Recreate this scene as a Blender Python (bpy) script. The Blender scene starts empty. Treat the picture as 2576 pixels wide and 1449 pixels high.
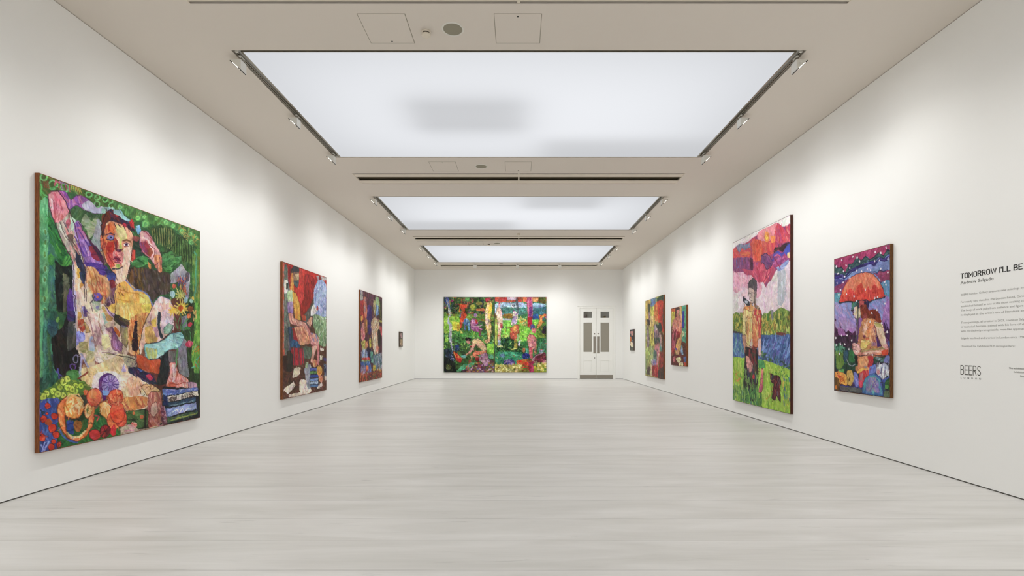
import bpy, bmesh, math, random
import numpy as np
from mathutils import Vector, Matrix

S = bpy.context.scene
COL = S.collection
PI = math.pi

# ------------------------------------------------------------------ camera
F = 1250.0            # focal length in pixels of the 2576 x 1449 frame
VX, VY = 1305.0, 874.0
SC = 0.0187           # metres per pixel at the far wall
HC = 79 * SC          # eye height
D = F * SC            # far wall distance
H = HC + 196 * SC     # ceiling height
XL, XR = -262 * SC, 261 * SC
YB = -6.5             # wall behind the camera

cam = bpy.data.cameras.new('camera')
cam.sensor_width = 36.0
cam.lens = F / 2576 * 36.0
cam.shift_x = -(VX - 1288) / 2576
cam.shift_y = (VY - 724.5) / 2576
cam.clip_start = 0.05
camo = bpy.data.objects.new('camera', cam)
camo.location = (0, 0, HC)
camo.rotation_euler = (PI / 2, 0, 0)
COL.objects.link(camo)
S.camera = camo

# ------------------------------------------------------------------ world, exposure
w = bpy.data.worlds.new('world'); S.world = w; w.use_nodes = True
w.node_tree.nodes['Background'].inputs[0].default_value = (0.5, 0.5, 0.5, 1)
w.node_tree.nodes['Background'].inputs[1].default_value = 0.0
S.view_settings.view_transform = 'Standard'
S.view_settings.look = 'None'
S.view_settings.gamma = 1.0
S.view_settings.use_curve_mapping = False
S.view_settings.exposure = 0.0
S.cycles.max_bounces = 10
S.cycles.diffuse_bounces = 7
S.cycles.sample_clamp_indirect = 4.0
PANEL_E = 0.41        # light the ceiling membranes give off
BACK_W = 96.0         # lamp in the void above each membrane
FLOOD_W = 91.0  # added downward fill carried by every spotlight
SPOT_W = 20.0         # each track spotlight
WARM = (1.0, 1.0, 0.982)

# ------------------------------------------------------------------ helpers
def lin(c):
    c = c / 255.0
    return c / 12.92 if c <= 0.04045 else ((c + 0.055) / 1.055) ** 2.4
def rgb(r, g, b, k=1.0):
    return (lin(r) * k, lin(g) * k, lin(b) * k, 1)

def mat(name, col, rough=0.6, metal=0.0, spec=0.5, emit=None, es=0.0):
    m = bpy.data.materials.new(name); m.use_nodes = True
    b = m.node_tree.nodes['Principled BSDF']
    b.inputs['Base Color'].default_value = col
    b.inputs['Roughness'].default_value = rough
    b.inputs['Metallic'].default_value = metal
    b.inputs['Specular IOR Level'].default_value = spec
    if emit:
        b.inputs['Emission Color'].default_value = emit
        b.inputs['Emission Strength'].default_value = es
    return m

def node(nt, t, **kw):
    n = nt.nodes.new(t)
    for k, v in kw.items():
        if k.startswith('i_'):
            n.inputs[k[2:].replace('_', ' ')].default_value = v
        else:
            setattr(n, k, v)
    return n

def plaster(name, col, var=0.012, bump=0.02):
    m = mat(name, col, 0.75, spec=0.25); nt = m.node_tree; b = nt.nodes['Principled BSDF']
    tc = node(nt, 'ShaderNodeTexCoord')
    n1 = node(nt, 'ShaderNodeTexNoise', i_Scale=0.6, i_Detail=3.0)
    nt.links.new(tc.outputs['Object'], n1.inputs['Vector'])
    mr = node(nt, 'ShaderNodeMapRange'); mr.inputs['To Min'].default_value = 1 - var; mr.inputs['To Max'].default_value = 1 + var
    nt.links.new(n1.outputs['Fac'], mr.inputs['Value'])
    mx = node(nt, 'ShaderNodeVectorMath', operation='SCALE'); mx.inputs[0].default_value = col[:3]
    nt.links.new(mr.outputs['Result'], mx.inputs['Scale'])
    nt.links.new(mx.outputs['Vector'], b.inputs['Base Color'])
    n2 = node(nt, 'ShaderNodeTexNoise', i_Scale=180.0, i_Detail=2.0)
    nt.links.new(tc.outputs['Object'], n2.inputs['Vector'])
    bp = node(nt, 'ShaderNodeBump'); bp.inputs['Strength'].default_value = bump; bp.inputs['Distance'].default_value = 0.002
    nt.links.new(n2.outputs['Fac'], bp.inputs['Height'])
    nt.links.new(bp.outputs['Normal'], b.inputs['Normal'])
    return m

def box(bm, x0, x1, y0, y1, z0, z1):
    v = [bm.verts.new(p) for p in ((x0,y0,z0),(x1,y0,z0),(x1,y1,z0),(x0,y1,z0),(x0,y0,z1),(x1,y0,z1),(x1,y1,z1),(x0,y1,z1))]
    for f in ((3,2,1,0),(4,5,6,7),(0,1,5,4),(1,2,6,5),(2,3,7,6),(3,0,4,7)):
        bm.faces.new([v[i] for i in f])
    return v

def lathe(bm, prof, cx=0, cy=0, n=40, cap=True):
    """prof: list of (radius, z)"""
    rings = []
    for r, z in prof:
        rings.append([bm.verts.new((cx + r*math.cos(2*PI*i/n), cy + r*math.sin(2*PI*i/n), z)) for i in range(n)])
    for a, b in zip(rings, rings[1:]):
        for i in range(n):
            bm.faces.new((a[i], a[(i+1) % n], b[(i+1) % n], b[i]))
    if cap:
        bm.faces.new(rings[0][::-1]); bm.faces.new(rings[-1])
    return rings

def tube(bm, p, q, r, n=14):
    p, q = Vector(p), Vector(q); d = (q - p).normalized()
    a = d.orthogonal().normalized(); b = d.cross(a)
    R = [[bm.verts.new(c + a*r*math.cos(2*PI*i/n) + b*r*math.sin(2*PI*i/n)) for i in range(n)] for c in (p, q)]
    for i in range(n):
        bm.faces.new((R[0][i], R[0][(i+1) % n], R[1][(i+1) % n], R[1][i]))
    bm.faces.new(R[0][::-1]); bm.faces.new(R[1])

def obj(name, bm, m, parent=None, kind=None, bevel=0, smooth=False):
    bmesh.ops.recalc_face_normals(bm, faces=bm.faces)
    me = bpy.data.meshes.new(name); bm.to_mesh(me); bm.free()
    if m: me.materials.append(m)
    if smooth:
        for p in me.polygons: p.use_smooth = True
    o = bpy.data.objects.new(name, me); COL.objects.link(o)
    if parent: o.parent = parent
    if kind: o['kind'] = kind
    if bevel:
        md = o.modifiers.new('bevel', 'BEVEL'); md.width = bevel; md.segments = 2; md.limit_method = 'ANGLE'
    return o

def thing(name, label, cat, loc=(0, 0, 0), rotz=0, group=None):
    o = bpy.data.objects.new(name, None); COL.objects.link(o)
    o.location = loc; o.rotation_euler = (0, 0, rotz); o.empty_display_size = 0.2
    o['label'] = label; o['category'] = cat
    if group: o['group'] = group
    return o

def dup(root, loc, rotz, label, group=None):
    r = root.copy(); COL.objects.link(r); r.location = loc; r.rotation_euler = (0, 0, rotz)
    r['label'] = label
    if group: r['group'] = group
    for ch in list(root.children):
        c = ch.copy(); COL.objects.link(c); c.parent = r
        for g in ch.children:
            d = g.copy(); COL.objects.link(d); d.parent = c
    return r

# ------------------------------------------------------------------ materials
WALLC = rgb(243, 243, 241)
M_wall = plaster('wall_paint', WALLC)
M_ceil = plaster('ceiling_paint', rgb(222, 214, 204))
M_gap = mat('dark_recess', rgb(62, 54, 44), 0.9)
M_void = mat('ceiling_void', rgb(120, 108, 88), 0.9)
M_white = mat('white_metal', rgb(226, 224, 216), 0.4)
M_blade = mat('diffuser_blade', rgb(222, 212, 196), 0.5)
M_alu = mat('track_aluminium', rgb(150, 144, 130), 0.35, 0.5)
M_black = mat('black_baffle', rgb(22, 20, 18), 0.5)
M_grille = mat('speaker_grille', rgb(148, 143, 126), 0.8)
M_door = mat('door_paint', rgb(243, 243, 239), 0.45)
M_steel = mat('brushed_steel', rgb(150, 143, 133), 0.42, 0.5)
M_ink = mat('vinyl_black', rgb(28, 26, 24), 0.5)
M_ink2 = mat('vinyl_grey', rgb(104, 102, 97), 0.6)
M_text = mat('vinyl_body_text', rgb(150, 148, 142), 0.6)

def floor_material():
    m = mat('whitewashed_planks', rgb(205, 200, 192), 0.42, spec=0.35)
    nt = m.node_tree; b = nt.nodes['Principled BSDF']; L = nt.links.new
    tc = node(nt, 'ShaderNodeTexCoord')
    sep = node(nt, 'ShaderNodeSeparateXYZ'); L(tc.outputs['Object'], sep.inputs[0])
    # plank index: boards 0.5 m wide laid across the room
    dv = node(nt, 'ShaderNodeMath', operation='MULTIPLY_ADD'); dv.inputs[1].default_value = 2.0; dv.inputs[2].default_value = 0.41
    L(sep.outputs['Y'], dv.inputs[0])
    fl = node(nt, 'ShaderNodeMath', operation='FLOOR'); L(dv.outputs[0], fl.inputs[0])
    fr = node(nt, 'ShaderNodeMath', operation='FRACT'); L(dv.outputs[0], fr.inputs[0])
    wn = node(nt, 'ShaderNodeTexWhiteNoise', noise_dimensions='1D'); L(fl.outputs[0], wn.inputs['W'])
    # coordinates shifted per plank
    off = node(nt, 'ShaderNodeMath', operation='MULTIPLY'); off.inputs[1].default_value = 37.0; L(wn.outputs['Value'], off.inputs[0])
    def grain(sx, sy, detail, dist, rough=0.55):
        x = node(nt, 'ShaderNodeMath', operation='MULTIPLY_ADD'); x.inputs[1].default_value = sx; L(sep.outputs['X'], x.inputs[0]); L(off.outputs[0], x.inputs[2])
        y = node(nt, 'ShaderNodeMath', operation='MULTIPLY'); y.inputs[1].default_value = sy; L(sep.outputs['Y'], y.inputs[0])
        c = node(nt, 'ShaderNodeCombineXYZ'); L(x.outputs[0], c.inputs[0]); L(y.outputs[0], c.inputs[1]); L(off.outputs[0], c.inputs[2])
        n = node(nt, 'ShaderNodeTexNoise', i_Scale=1.0, i_Detail=detail, i_Roughness=rough, i_Distortion=dist); L(c.outputs[0], n.inputs['Vector'])
        return n.outputs['Fac']
    g1 = grain(0.55, 3.6, 6.0, 0.8)
    g2 = grain(1.6, 46.0, 5.0, 1.6)
    g3 = grain(0.9, 13.0, 6.0, 2.2, 0.62)
    cr = node(nt, 'ShaderNodeValToRGB'); e = cr.color_ramp
    e.elements[0].position = 0.28; e.elements[0].color = rgb(191, 189, 184)
    e.elements[1].position = 0.72; e.elements[1].color = rgb(211, 209, 206)
    L(g1, cr.inputs[0])
    # fine streaks
    mr = node(nt, 'ShaderNodeMapRange'); mr.inputs['From Min'].default_value = 0.3; mr.inputs['From Max'].default_value = 0.7
    mr.inputs['To Min'].default_value = 0.975; mr.inputs['To Max'].default_value = 1.025; L(g2, mr.inputs['Value'])
    # dark thin grey streaks where g3 crosses a threshold band
    mk = node(nt, 'ShaderNodeMapRange', interpolation_type='SMOOTHSTEP'); mk.inputs['From Min'].default_value = 0.62; mk.inputs['From Max'].default_value = 0.72
    mk.inputs['To Min'].default_value = 1.0; mk.inputs['To Max'].default_value = 0.80; L(g3, mk.inputs['Value'])
    m1 = node(nt, 'ShaderNodeMath', operation='MULTIPLY'); L(mr.outputs[0], m1.inputs[0]); L(mk.outputs[0], m1.inputs[1])
    # per-plank tone
    pt = node(nt, 'ShaderNodeMapRange'); pt.inputs['To Min'].default_value = 0.98; pt.inputs['To Max'].default_value = 1.02; L(wn.outputs['Value'], pt.inputs['Value'])
    m2 = node(nt, 'ShaderNodeMath', operation='MULTIPLY'); L(m1.outputs[0], m2.inputs[0]); L(pt.outputs[0], m2.inputs[1])
    # joint line, broken up along its length
    pp = node(nt, 'ShaderNodeMath', operation='PINGPONG'); pp.inputs[1].default_value = 0.5; L(fr.outputs[0], pp.inputs[0])
    wob = grain(1.6, 0.0, 4.0, 0.0)
    wd = node(nt, 'ShaderNodeMapRange'); wd.inputs['From Min'].default_value = 0.35; wd.inputs['From Max'].default_value = 0.7
    wd.inputs['To Min'].default_value = 0.001; wd.inputs['To Max'].default_value = 0.022; L(wob, wd.inputs['Value'])
    jl = node(nt, 'ShaderNodeMapRange', interpolation_type='SMOOTHSTEP'); jl.inputs['From Min'].default_value = -0.001
    jl.inputs['To Min'].default_value = 0.60; jl.inputs['To Max'].default_value = 1.0
    L(pp.outputs[0], jl.inputs['Value']); L(wd.outputs[0], jl.inputs['From Max'])
    m3 = node(nt, 'ShaderNodeMath', operation='MULTIPLY'); L(m2.outputs[0], m3.inputs[0]); L(jl.outputs[0], m3.inputs[1])
    sc = node(nt, 'ShaderNodeVectorMath', operation='SCALE'); L(cr.outputs[0], sc.inputs[0]); L(m3.outputs[0], sc.inputs['Scale'])
    L(sc.outputs[0], b.inputs['Base Color'])
    bp = node(nt, 'ShaderNodeBump'); bp.inputs['Strength'].default_value = 0.25; bp.inputs['Distance'].default_value = 0.002
    L(m3.outputs[0], bp.inputs['Height']); L(bp.outputs[0], b.inputs['Normal'])
    return m

# ------------------------------------------------------------------ room shell
bm = bmesh.new(); box(bm, XL - 0.3, XR + 0.3, YB - 0.2, D + 0.3, -0.1, 0)
obj('floor', bm, floor_material(), kind='structure')

GB, GT = 0.013, 0.007      # gap below and above the side walls
bm = bmesh.new(); box(bm, XL - 0.2, XL, YB, D, GB, H - GT); obj('wall_left', bm, M_wall, kind='structure')
bm = bmesh.new(); box(bm, XR, XR + 0.2, YB, D, GB, H - GT); obj('wall_right', bm, M_wall, kind='structure')
bm = bmesh.new(); box(bm, XL, XR, YB - 0.2, YB, 0, H); obj('wall_rear', bm, M_wall, kind='structure')
for side, x0, x1 in (('left', XL - 0.2, XL - 0.03), ('right', XR + 0.03, XR + 0.2)):
    bm = bmesh.new(); box(bm, x0, x1, YB, D, 0.0, GB); obj('gap_shade_' + side, bm, M_gap, kind='structure')  # dark strip, its colour stands in for shade in the wall gap
    bm = bmesh.new(); box(bm, x0, x1, YB, D, H - GT, H); obj('shade_block_1' if side == 'left' else 'shade_block_2', bm, M_gap, kind='structure')  # same gap shade put in as a dark strip under the ceiling

def bx(px): return (px - VX) * SC          # far wall pixel -> metres
def bz(py): return HC + (VY - py) * SC
DX0, DX1, DZ1 = bx(1453.0), bx(1548.4), bz(769)
bm = bmesh.new()
box(bm, XL - 0.2, DX0, D, D + 0.2, 0.012, H)
box(bm, DX1, XR + 0.2, D, D + 0.2, 0.012, H)
box(bm, DX0, DX1, D, D + 0.2, DZ1, H)
obj('wall_far', bm, M_wall, kind='structure')
bm = bmesh.new(); box(bm, XL - 0.2, DX0, D + 0.02, D + 0.2, 0, 0.012); box(bm, DX1, XR + 0.2, D + 0.02, D + 0.2, 0, 0.012)
obj('gap_shade_far', bm, M_gap, kind='structure')  # gap shade as dark strips along the far wall

# ceiling slab with its openings
PW = 3.55                                   # half width of a lay-light opening
PANELS = [(-5.7, -2.25), (0.2, 3.65), (6.13, 9.60), (12.06, 15.52), (17.86, 21.42)]
SLOTS = [(-1.2, -0.53), (4.63, 5.30), (10.47, 11.15), (16.42, 17.12), (21.98, 22.68)]
opens = [(a, b, PW) for a, b in PANELS] + [(a, b, 3.52) for a, b in SLOTS]
opens.sort()
bm = bmesh.new(); T = 0.14; y = YB - 0.2
for a, b, hw in opens:
    box(bm, XL - 0.2, XR + 0.2, y, a, H, H + T)
    box(bm, XL - 0.2, -hw, a, b, H, H + T); box(bm, hw, XR + 0.2, a, b, H, H + T)
    y = b
box(bm, XL - 0.2, XR + 0.2, y, D + 0.2, H, H + T)
obj('ceiling', bm, M_ceil, kind='structure')

# roof void above the membranes: closed box, holding added blockers that darken the membrane
bm = bmesh.new()
ZV = H + 1.9
box(bm, XL - 0.2, XR + 0.2, YB - 0.2, D + 0.2, ZV, ZV + 0.1)
for x in (XL - 0.25, XR + 0.2): box(bm, x, x + 0.05, YB - 0.2, D + 0.2, H + T, ZV)
for yy in (YB - 0.2, D + 0.15): box(bm, XL - 0.2, XR + 0.2, yy, yy + 0.05, H + T, ZV)
obj('shade_block_3', bm, M_void, kind='structure')
# ------------------------------------------------------------------ lay-lights
M_mem = bpy.data.materials.new('stretched_membrane'); M_mem.use_nodes = True
nt = M_mem.node_tree; nt.nodes.clear()
out = nt.nodes.new('ShaderNodeOutputMaterial')
em = nt.nodes.new('ShaderNodeEmission'); em.inputs[0].default_value = (0.93, 0.955, 1.0, 1); em.inputs[1].default_value = PANEL_E
tr = nt.nodes.new('ShaderNodeBsdfTranslucent'); tr.inputs[0].default_value = (0.5, 0.5, 0.5, 1)
ad = nt.nodes.new('ShaderNodeAddShader'); nt.links.new(em.outputs[0], ad.inputs[0]); nt.links.new(tr.outputs[0], ad.inputs[1])
nt.links.new(ad.outputs[0], out.inputs[0])

plab = {-5.7: 'glowing white membrane light panel behind the viewer', 0.2: 'glowing white membrane light panel overhead, before the nearest air slot',
        6.13: 'largest glowing white lay-light panel, nearest in the ceiling', 12.06: 'middle glowing white lay-light between two ceiling air slots',
        17.86: 'farthest glowing white lay-light, nearest the far wall'}
for a, b in PANELS:
    t = thing('laylight', plab[a], 'ceiling light', (0, (a + b) / 2, H), group='luminous lay-lights in the ceiling')
    hy = (b - a) / 2
    bm = bmesh.new(); box(bm, -3.43, 3.43, -hy + 0.055, hy - 0.02, 0.009, 0.013)
    obj('diffuser', bm, M_mem, t)
    bm = bmesh.new()
    box(bm, -3.455, -3.43, -hy + 0.047, hy - 0.012, 0.006, 0.05); box(bm, 3.43, 3.455, -hy + 0.047, hy - 0.012, 0.006, 0.05)
    box(bm, -3.43, 3.43, -hy + 0.047, -hy + 0.055, 0.008, 0.05); box(bm, -3.43, 3.43, hy - 0.02, hy - 0.012, 0.006, 0.05)
    obj('frame', bm, M_alu, t)
    bm = bmesh.new()                       # dark strips above the gaps, coloured as the shade there
    for s in (-1, 1):
        x0, x1 = sorted((s*3.44, s*3.57)); box(bm, x0, x1, -hy - 0.01, hy + 0.01, 0.09, 0.10)
    box(bm, -3.54, 3.54, -hy + 0.002, -hy + 0.05, 0.05, 0.06); box(bm, -3.57, 3.57, hy - 0.02, hy + 0.01, 0.09, 0.10)
    obj('rim', bm, M_gap, t)
    L_ = hy - 0.04
    for s in (-1, 1):                      # lighting track in each side channel
        bm = bmesh.new(); c = s * 3.502
        box(bm, c - 0.016, c - 0.008, -L_, L_, 0.0, 0.03); box(bm, c + 0.008, c + 0.016, -L_, L_, 0.0, 0.03); box(bm, c - 0.016, c + 0.016, -L_, L_, 0.03, 0.085)
        rl = obj('lighting_track', bm, M_alu, t); rl['label'] = 'grey slotted lighting track'
        bm = bmesh.new(); box(bm, c - 0.008, c + 0.008, -L_, L_, 0.022, 0.030); obj('contact_strip', bm, M_gap, rl)
        for e in (-1, 1):
            bm = bmesh.new(); box(bm, c - 0.018, c + 0.018, e*L_ - 0.012, e*L_ + 0.012, -0.002, 0.05); obj('end_cap', bm, M_white, rl, bevel=0.002)
    # lamp in the void above the membrane, with added shade blockers below it
    ld = bpy.data.lights.new('void_lamp', 'AREA'); ld.shape = 'RECTANGLE'; ld.size = 6.4; ld.size_y = 3.2
    ld.energy = BACK_W; ld.color = (0.94, 0.96, 1.0)
    lo = bpy.data.objects.new('void_lamp', ld); lo.location = (0, 0, 1.3); COL.objects.link(lo); lo.parent = t

# unseen blockers added over the membranes, sized to cast the soft grey patches
for i, (x0, x1, y0, y1, z) in enumerate(((-1.75, 0.15, 7.3, 8.5, 0.30), (0.4, 3.4, 8.75, 9.6, 0.30),
                                         (0.1, 2.1, 12.1, 13.2, 0.30), (-3.3, -0.1, 14.45, 15.5, 0.30))):
    bm = bmesh.new(); box(bm, x0, x1, y0, y1, H + z, H + z + 0.15)
    o = obj('shade_block_%d' % (4 + i), bm, M_void, kind='structure', bevel=0.03)  # light blocker, added only for its shadow

tnames = {6.13: 'nearest', 12.06: 'middle', 17.86: 'farthest'}

M_plen = mat('plenum_brown', rgb(104, 94, 74), 0.9)
# ------------------------------------------------------------------ linear air slots
slab = {-1.2: 'white linear air slot behind the viewer', 4.63: 'white linear air slot at the top edge, before the nearest hatches',
        10.47: 'white linear air slot just beyond the nearest lay-light', 16.42: 'white linear air slot between middle and farthest lay-light',
        21.98: 'white linear air slot against the far wall'}
for a, b in SLOTS:
    t = thing('air_slot', slab[a], 'air vent', (0, (a + b) / 2, H), group='linear air slots in the ceiling')
    hy = (b - a) / 2
    for y0, y1 in ((-hy + 0.055, -hy + 0.215), (-hy + 0.44, hy - 0.035)):
        bm = bmesh.new()
        v = box(bm, -3.50, 3.50, y0, y1, 0.001, 0.004)
        obj('blade', bm, M_blade, t)
    bm = bmesh.new(); box(bm, -0.016, 0.016, -hy + 0.004, hy - 0.004, 0.002, 0.06); obj('mullion', bm, M_blade, t, bevel=0.002)
    bm = bmesh.new()
    box(bm, -3.515, 3.515, -hy + 0.004, hy - 0.004, 0.055, 0.065)
    obj('plenum', bm, M_plen, t)
    for s in (-1, 1):
        x0, x1 = sorted((s*3.50, s*3.518)); bm = bmesh.new(); box(bm, x0, x1, -hy + 0.004, hy - 0.004, -0.003, 0.02)
        obj('end_cap', bm, M_blade, t, bevel=0.002)

# ------------------------------------------------------------------ hatches, smoke detectors, speakers
def make_hatch(x, y, lx, ly, label):
    t = thing('access_hatch', label, 'ceiling hatch', (x, y, H), group='square access hatches in the ceiling')
    bm = bmesh.new(); r = 0.262; g = 0.0035
    for s in (-1, 1):
        x0, x1 = sorted((s*(r - g), s*(r + g)));
        box(bm, x0, x1, -r - g, r + g, -0.0012, -0.0002); box(bm, -r - g, r + g, x0, x1, -0.0012, -0.0002)
    obj('shadow_joint', bm, M_grille, t)
    bm = bmesh.new(); box(bm, -r + g, r - g, -r + g, r - g, -0.003, -0.0002); obj('panel', bm, M_ceil, t, bevel=0.001)
    bm = bmesh.new(); lathe(bm, [(0.009, -0.006), (0.009, -0.003)], lx, ly, 16); obj('lock', bm, M_black, t)
for x, y, lx, ly, lb in ((-1.515, 5.72, 0.0, 0.225, 'square hatch left of the smoke detector, nearest in the ceiling'),
                         (-0.01, 5.72, 0.0, -0.22, 'square hatch right of the ceiling speaker, nearest in the ceiling'),
                         (-1.515, 10.07, 0.0, -0.22, 'square hatch behind the nearest lay-light, left of a speaker'),
                         (-0.01, 10.07, 0.0, 0.225, 'square hatch behind the nearest lay-light, right of a speaker'),
                         (-1.515, 17.47, 0.0, 0.22, 'faint square hatch before the farthest lay-light, left of the detector'),
                         (-0.01, 17.47, 0.0, 0.22, 'faint square hatch before the farthest lay-light, right of the speaker')):
    make_hatch(x, y, lx, ly, lb)

def make_speaker():
    t = thing('ceiling_speaker', '', 'speaker', (0, 0, H), group='round ceiling speakers')
    bm = bmesh.new()
    R = [[bm.verts.new((r*math.cos(2*PI*i/56), r*math.sin(2*PI*i/56), z)) for i in range(56)]
         for r, z in ((0.128, 0.0), (0.128, -0.003), (0.122, -0.008), (0.112, -0.008), (0.109, -0.004), (0.109, -0.001))]
    for a, b in zip(R, R[1:]):
        for i in range(56): bm.faces.new((a[i], a[(i+1) % 56], b[(i+1) % 56], b[i]))
    obj('rim', bm, M_white, t, smooth=True)
    bm = bmesh.new(); lathe(bm, [(0.108, -0.0006), (0.1085, -0.003), (0.07, -0.0042), (0.01, -0.0048)], n=56); obj('grille', bm, M_grille, t)
    return t
sp0 = make_speaker()
for i, (x, y, lb) in enumerate(((-0.76, 5.72, 'large round grey ceiling speaker beside the smoke detector, nearest one'),
                                (-0.76, 10.06, 'round grey ceiling speaker between nearest lay-light and air slot'),
                                (-0.76, 17.5, 'round grey ceiling speaker just before the farthest lay-light'),
                                (-0.776, 21.75, 'round grey ceiling speaker behind the farthest lay-light'))):
    if i == 0: sp0.location = (x, y, H); sp0['label'] = lb
    else: dup(sp0, (x, y, H), 0, lb)

def make_detector():
    t = thing('smoke_detector', '', 'smoke detector', (0, 0, H), group='smoke detectors on the ceiling')
    bm = bmesh.new(); lathe(bm, [(0.052, 0.0), (0.052, -0.012), (0.045, -0.018)]); obj('base', bm, M_blade, t, bevel=0.002)
    bm = bmesh.new(); lathe(bm, [(0.040, -0.018), (0.040, -0.036)]); obj('sensor_ring', bm, M_gap, t)
    bm = bmesh.new(); lathe(bm, [(0.053, -0.036), (0.055, -0.042), (0.050, -0.052), (0.03, -0.058)]); obj('cap', bm, M_blade, t, smooth=False, bevel=0.002)
    return t
sd0 = make_detector()
for i, (x, y, lb) in enumerate(((-1.074, 5.765, 'small round smoke detector left of the nearest ceiling speaker'),
                                (0.0, 16.0, 'small round smoke detector behind the middle lay-light'),
                                (-1.06, 17.6, 'small round smoke detector before the farthest lay-light'))):
    if i == 0: sd0.location = (x, y, H); sd0['label'] = lb
    else: dup(sd0, (x, y, H), 0, lb)

# ------------------------------------------------------------------ track spotlights (built for the left side, facing the wall at -X)
M_lens = mat('spot_lens', rgb(255, 250, 235), 0.4, emit=(1.0, 0.95, 0.85, 1), es=2.2)
def make_spot():
    t = thing('track_spotlight', '', 'spotlight', (0, 0, H), group='')
    bm = bmesh.new(); box(bm, -0.014, 0.014, -0.05, 0.05, -0.012, 0.0); obj('track_adapter', bm, M_white, t, bevel=0.003)
    bm = bmesh.new(); tube(bm, (0, 0, -0.012), (0, 0, -0.06), 0.009)
    lathe(bm, [(0.018, -0.028), (0.022, -0.034), (0.022, -0.046), (0.018, -0.052)], 0, 0, 20); obj('stem', bm, M_alu, t)
    # wedge head: back plate vertical on the room side, top flat, open on the sloping face
    hw = 0.065; A = (-0.118, -0.062); B = (0.024, -0.055); C = (0.024, -0.188); th = 0.004
    bm = bmesh.new()
    def prism(poly, y0, y1):
        a = [bm.verts.new((x, y0, z)) for x, z in poly]; b = [bm.verts.new((x, y1, z)) for x, z in poly]
        bm.faces.new(a); bm.faces.new(b[::-1])
        for i in range(len(poly)):
            j = (i + 1) % len(poly); bm.faces.new((a[j], a[i], b[i], b[j]))
    prism([A, B, C], -hw, -hw + th); prism([A, B, C], hw - th, hw)
    prism([A, B, (B[0], B[1] - th), (A[0] + 0.012, A[1] - th)], -hw + th, hw - th)
    prism([B, C, (C[0] - th, C[1] + 0.006), (B[0] - th, B[1])], -hw + th, hw - th)
    head = obj('head', bm, M_white, t)
    ax = Vector((C[0] - A[0], 0, C[1] - A[1])); Ls = ax.length; ax.normalize(); nn = Vector((-0.69, 0, -0.724))
    nn = Vector((ax.z, 0, -ax.x)); 
    if nn.x > 0: nn = -nn
    def slab(t0, t1, y0, y1, d0, d1):
        o = Vector((A[0], 0, A[1])); vs = []
        for d in (d0, d1):
            for tt, yy in ((t0, y0), (t1, y0), (t1, y1), (t0, y1)):
                vs.append(bm.verts.new(o + ax*tt + nn*d + Vector((0, yy, 0))))
        for f in ((3,2,1,0),(4,5,6,7),(0,1,5,4),(1,2,6,5),(2,3,7,6),(3,0,4,7)): bm.faces.new([vs[i] for i in f])
    for t0, t1 in ((0.008, 0.045), (Ls - 0.045, Ls - 0.003)):
        bm = bmesh.new(); slab(t0, t1, -hw + th, hw - th, -0.004, 0.009); obj('baffle', bm, M_black, head)
    bm = bmesh.new(); slab(0.045, Ls - 0.045, -hw + th, hw - th, -0.004, 0.006); obj('lens', bm, M_lens, head)
    ld = bpy.data.lights.new('spot_beam', 'SPOT'); ld.energy = SPOT_W; ld.color = WARM
    ld.shadow_soft_size = 0.05; ld.spot_size = math.radians(128); ld.spot_blend = 1.0
    lo = bpy.data.objects.new('spot_beam', ld); COL.objects.link(lo); lo.parent = t
    lo.location = Vector((A[0], 0, A[1])) + ax*(Ls/2) + nn*0.06
    lo.rotation_euler = Vector((-0.5, 0, -0.866)).to_track_quat('-Z', 'Y').to_euler()
    ld = bpy.data.lights.new('added_flood', 'SPOT'); ld.energy = FLOOD_W; ld.color = WARM  # extra fill light added to lift the floor and walls
    ld.shadow_soft_size = 0.06; ld.spot_size = math.radians(144); ld.spot_blend = 1.0
    l2 = bpy.data.objects.new('added_flood', ld); COL.objects.link(l2); l2.parent = t
    l2.location = lo.location; l2.rotation_euler = Vector((-0.02, 0, -1)).to_track_quat('-Z', 'Y').to_euler()
    return t
sp = make_spot()
order = ['nearest', 'second', 'third']
spots = []
for pa, ys in ((-5.7, (-5.4, -3.9, -2.5)), (0.2, (0.5, 1.95, 3.4)), (6.13, (6.28, 7.86, 9.40)), (12.06, (12.12, 13.65, 15.25)), (17.86, (18.0, 19.55, 21.15))):
    for k, yy in enumerate(ys):
        for s in (-1, 1):
            pn = tnames.get(pa, 'overhead' if pa > 0 else 'rear')
            spots.append((s*3.502, yy, 0 if s < 0 else PI,
                          'white wedge spotlight, %s of three along the %s track of the %s lay-light' % (('first', 'second', 'third')[k], 'left' if s < 0 else 'right', pn),
                          'wedge spotlights on the %s tracks' % ('left' if s < 0 else 'right')))
for px, wh in ((1195, 'left'), (1302, 'middle'), (1408, 'right')):
    spots.append(((px - VX)/F*21.75, 21.75, -PI/2, 'tiny white spotlight turned to the far wall, %s of three' % wh, 'spotlights facing the far wall'))
for i, (x, y, r, lb, g) in enumerate(spots):
    if i == 0: sp.location = (x, y, H); sp.rotation_euler = (0, 0, r); sp['label'] = lb; sp['group'] = g
    else:
        o = dup(sp, (x, y, H), r, lb, g)
        if i >= len(spots) - 3:                 # the three facing the far wall are turned up
            for ch in o.children:
                if ch.type == 'LIGHT': ch.data = ch.data.copy(); ch.data.energy *= 1.5

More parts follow.
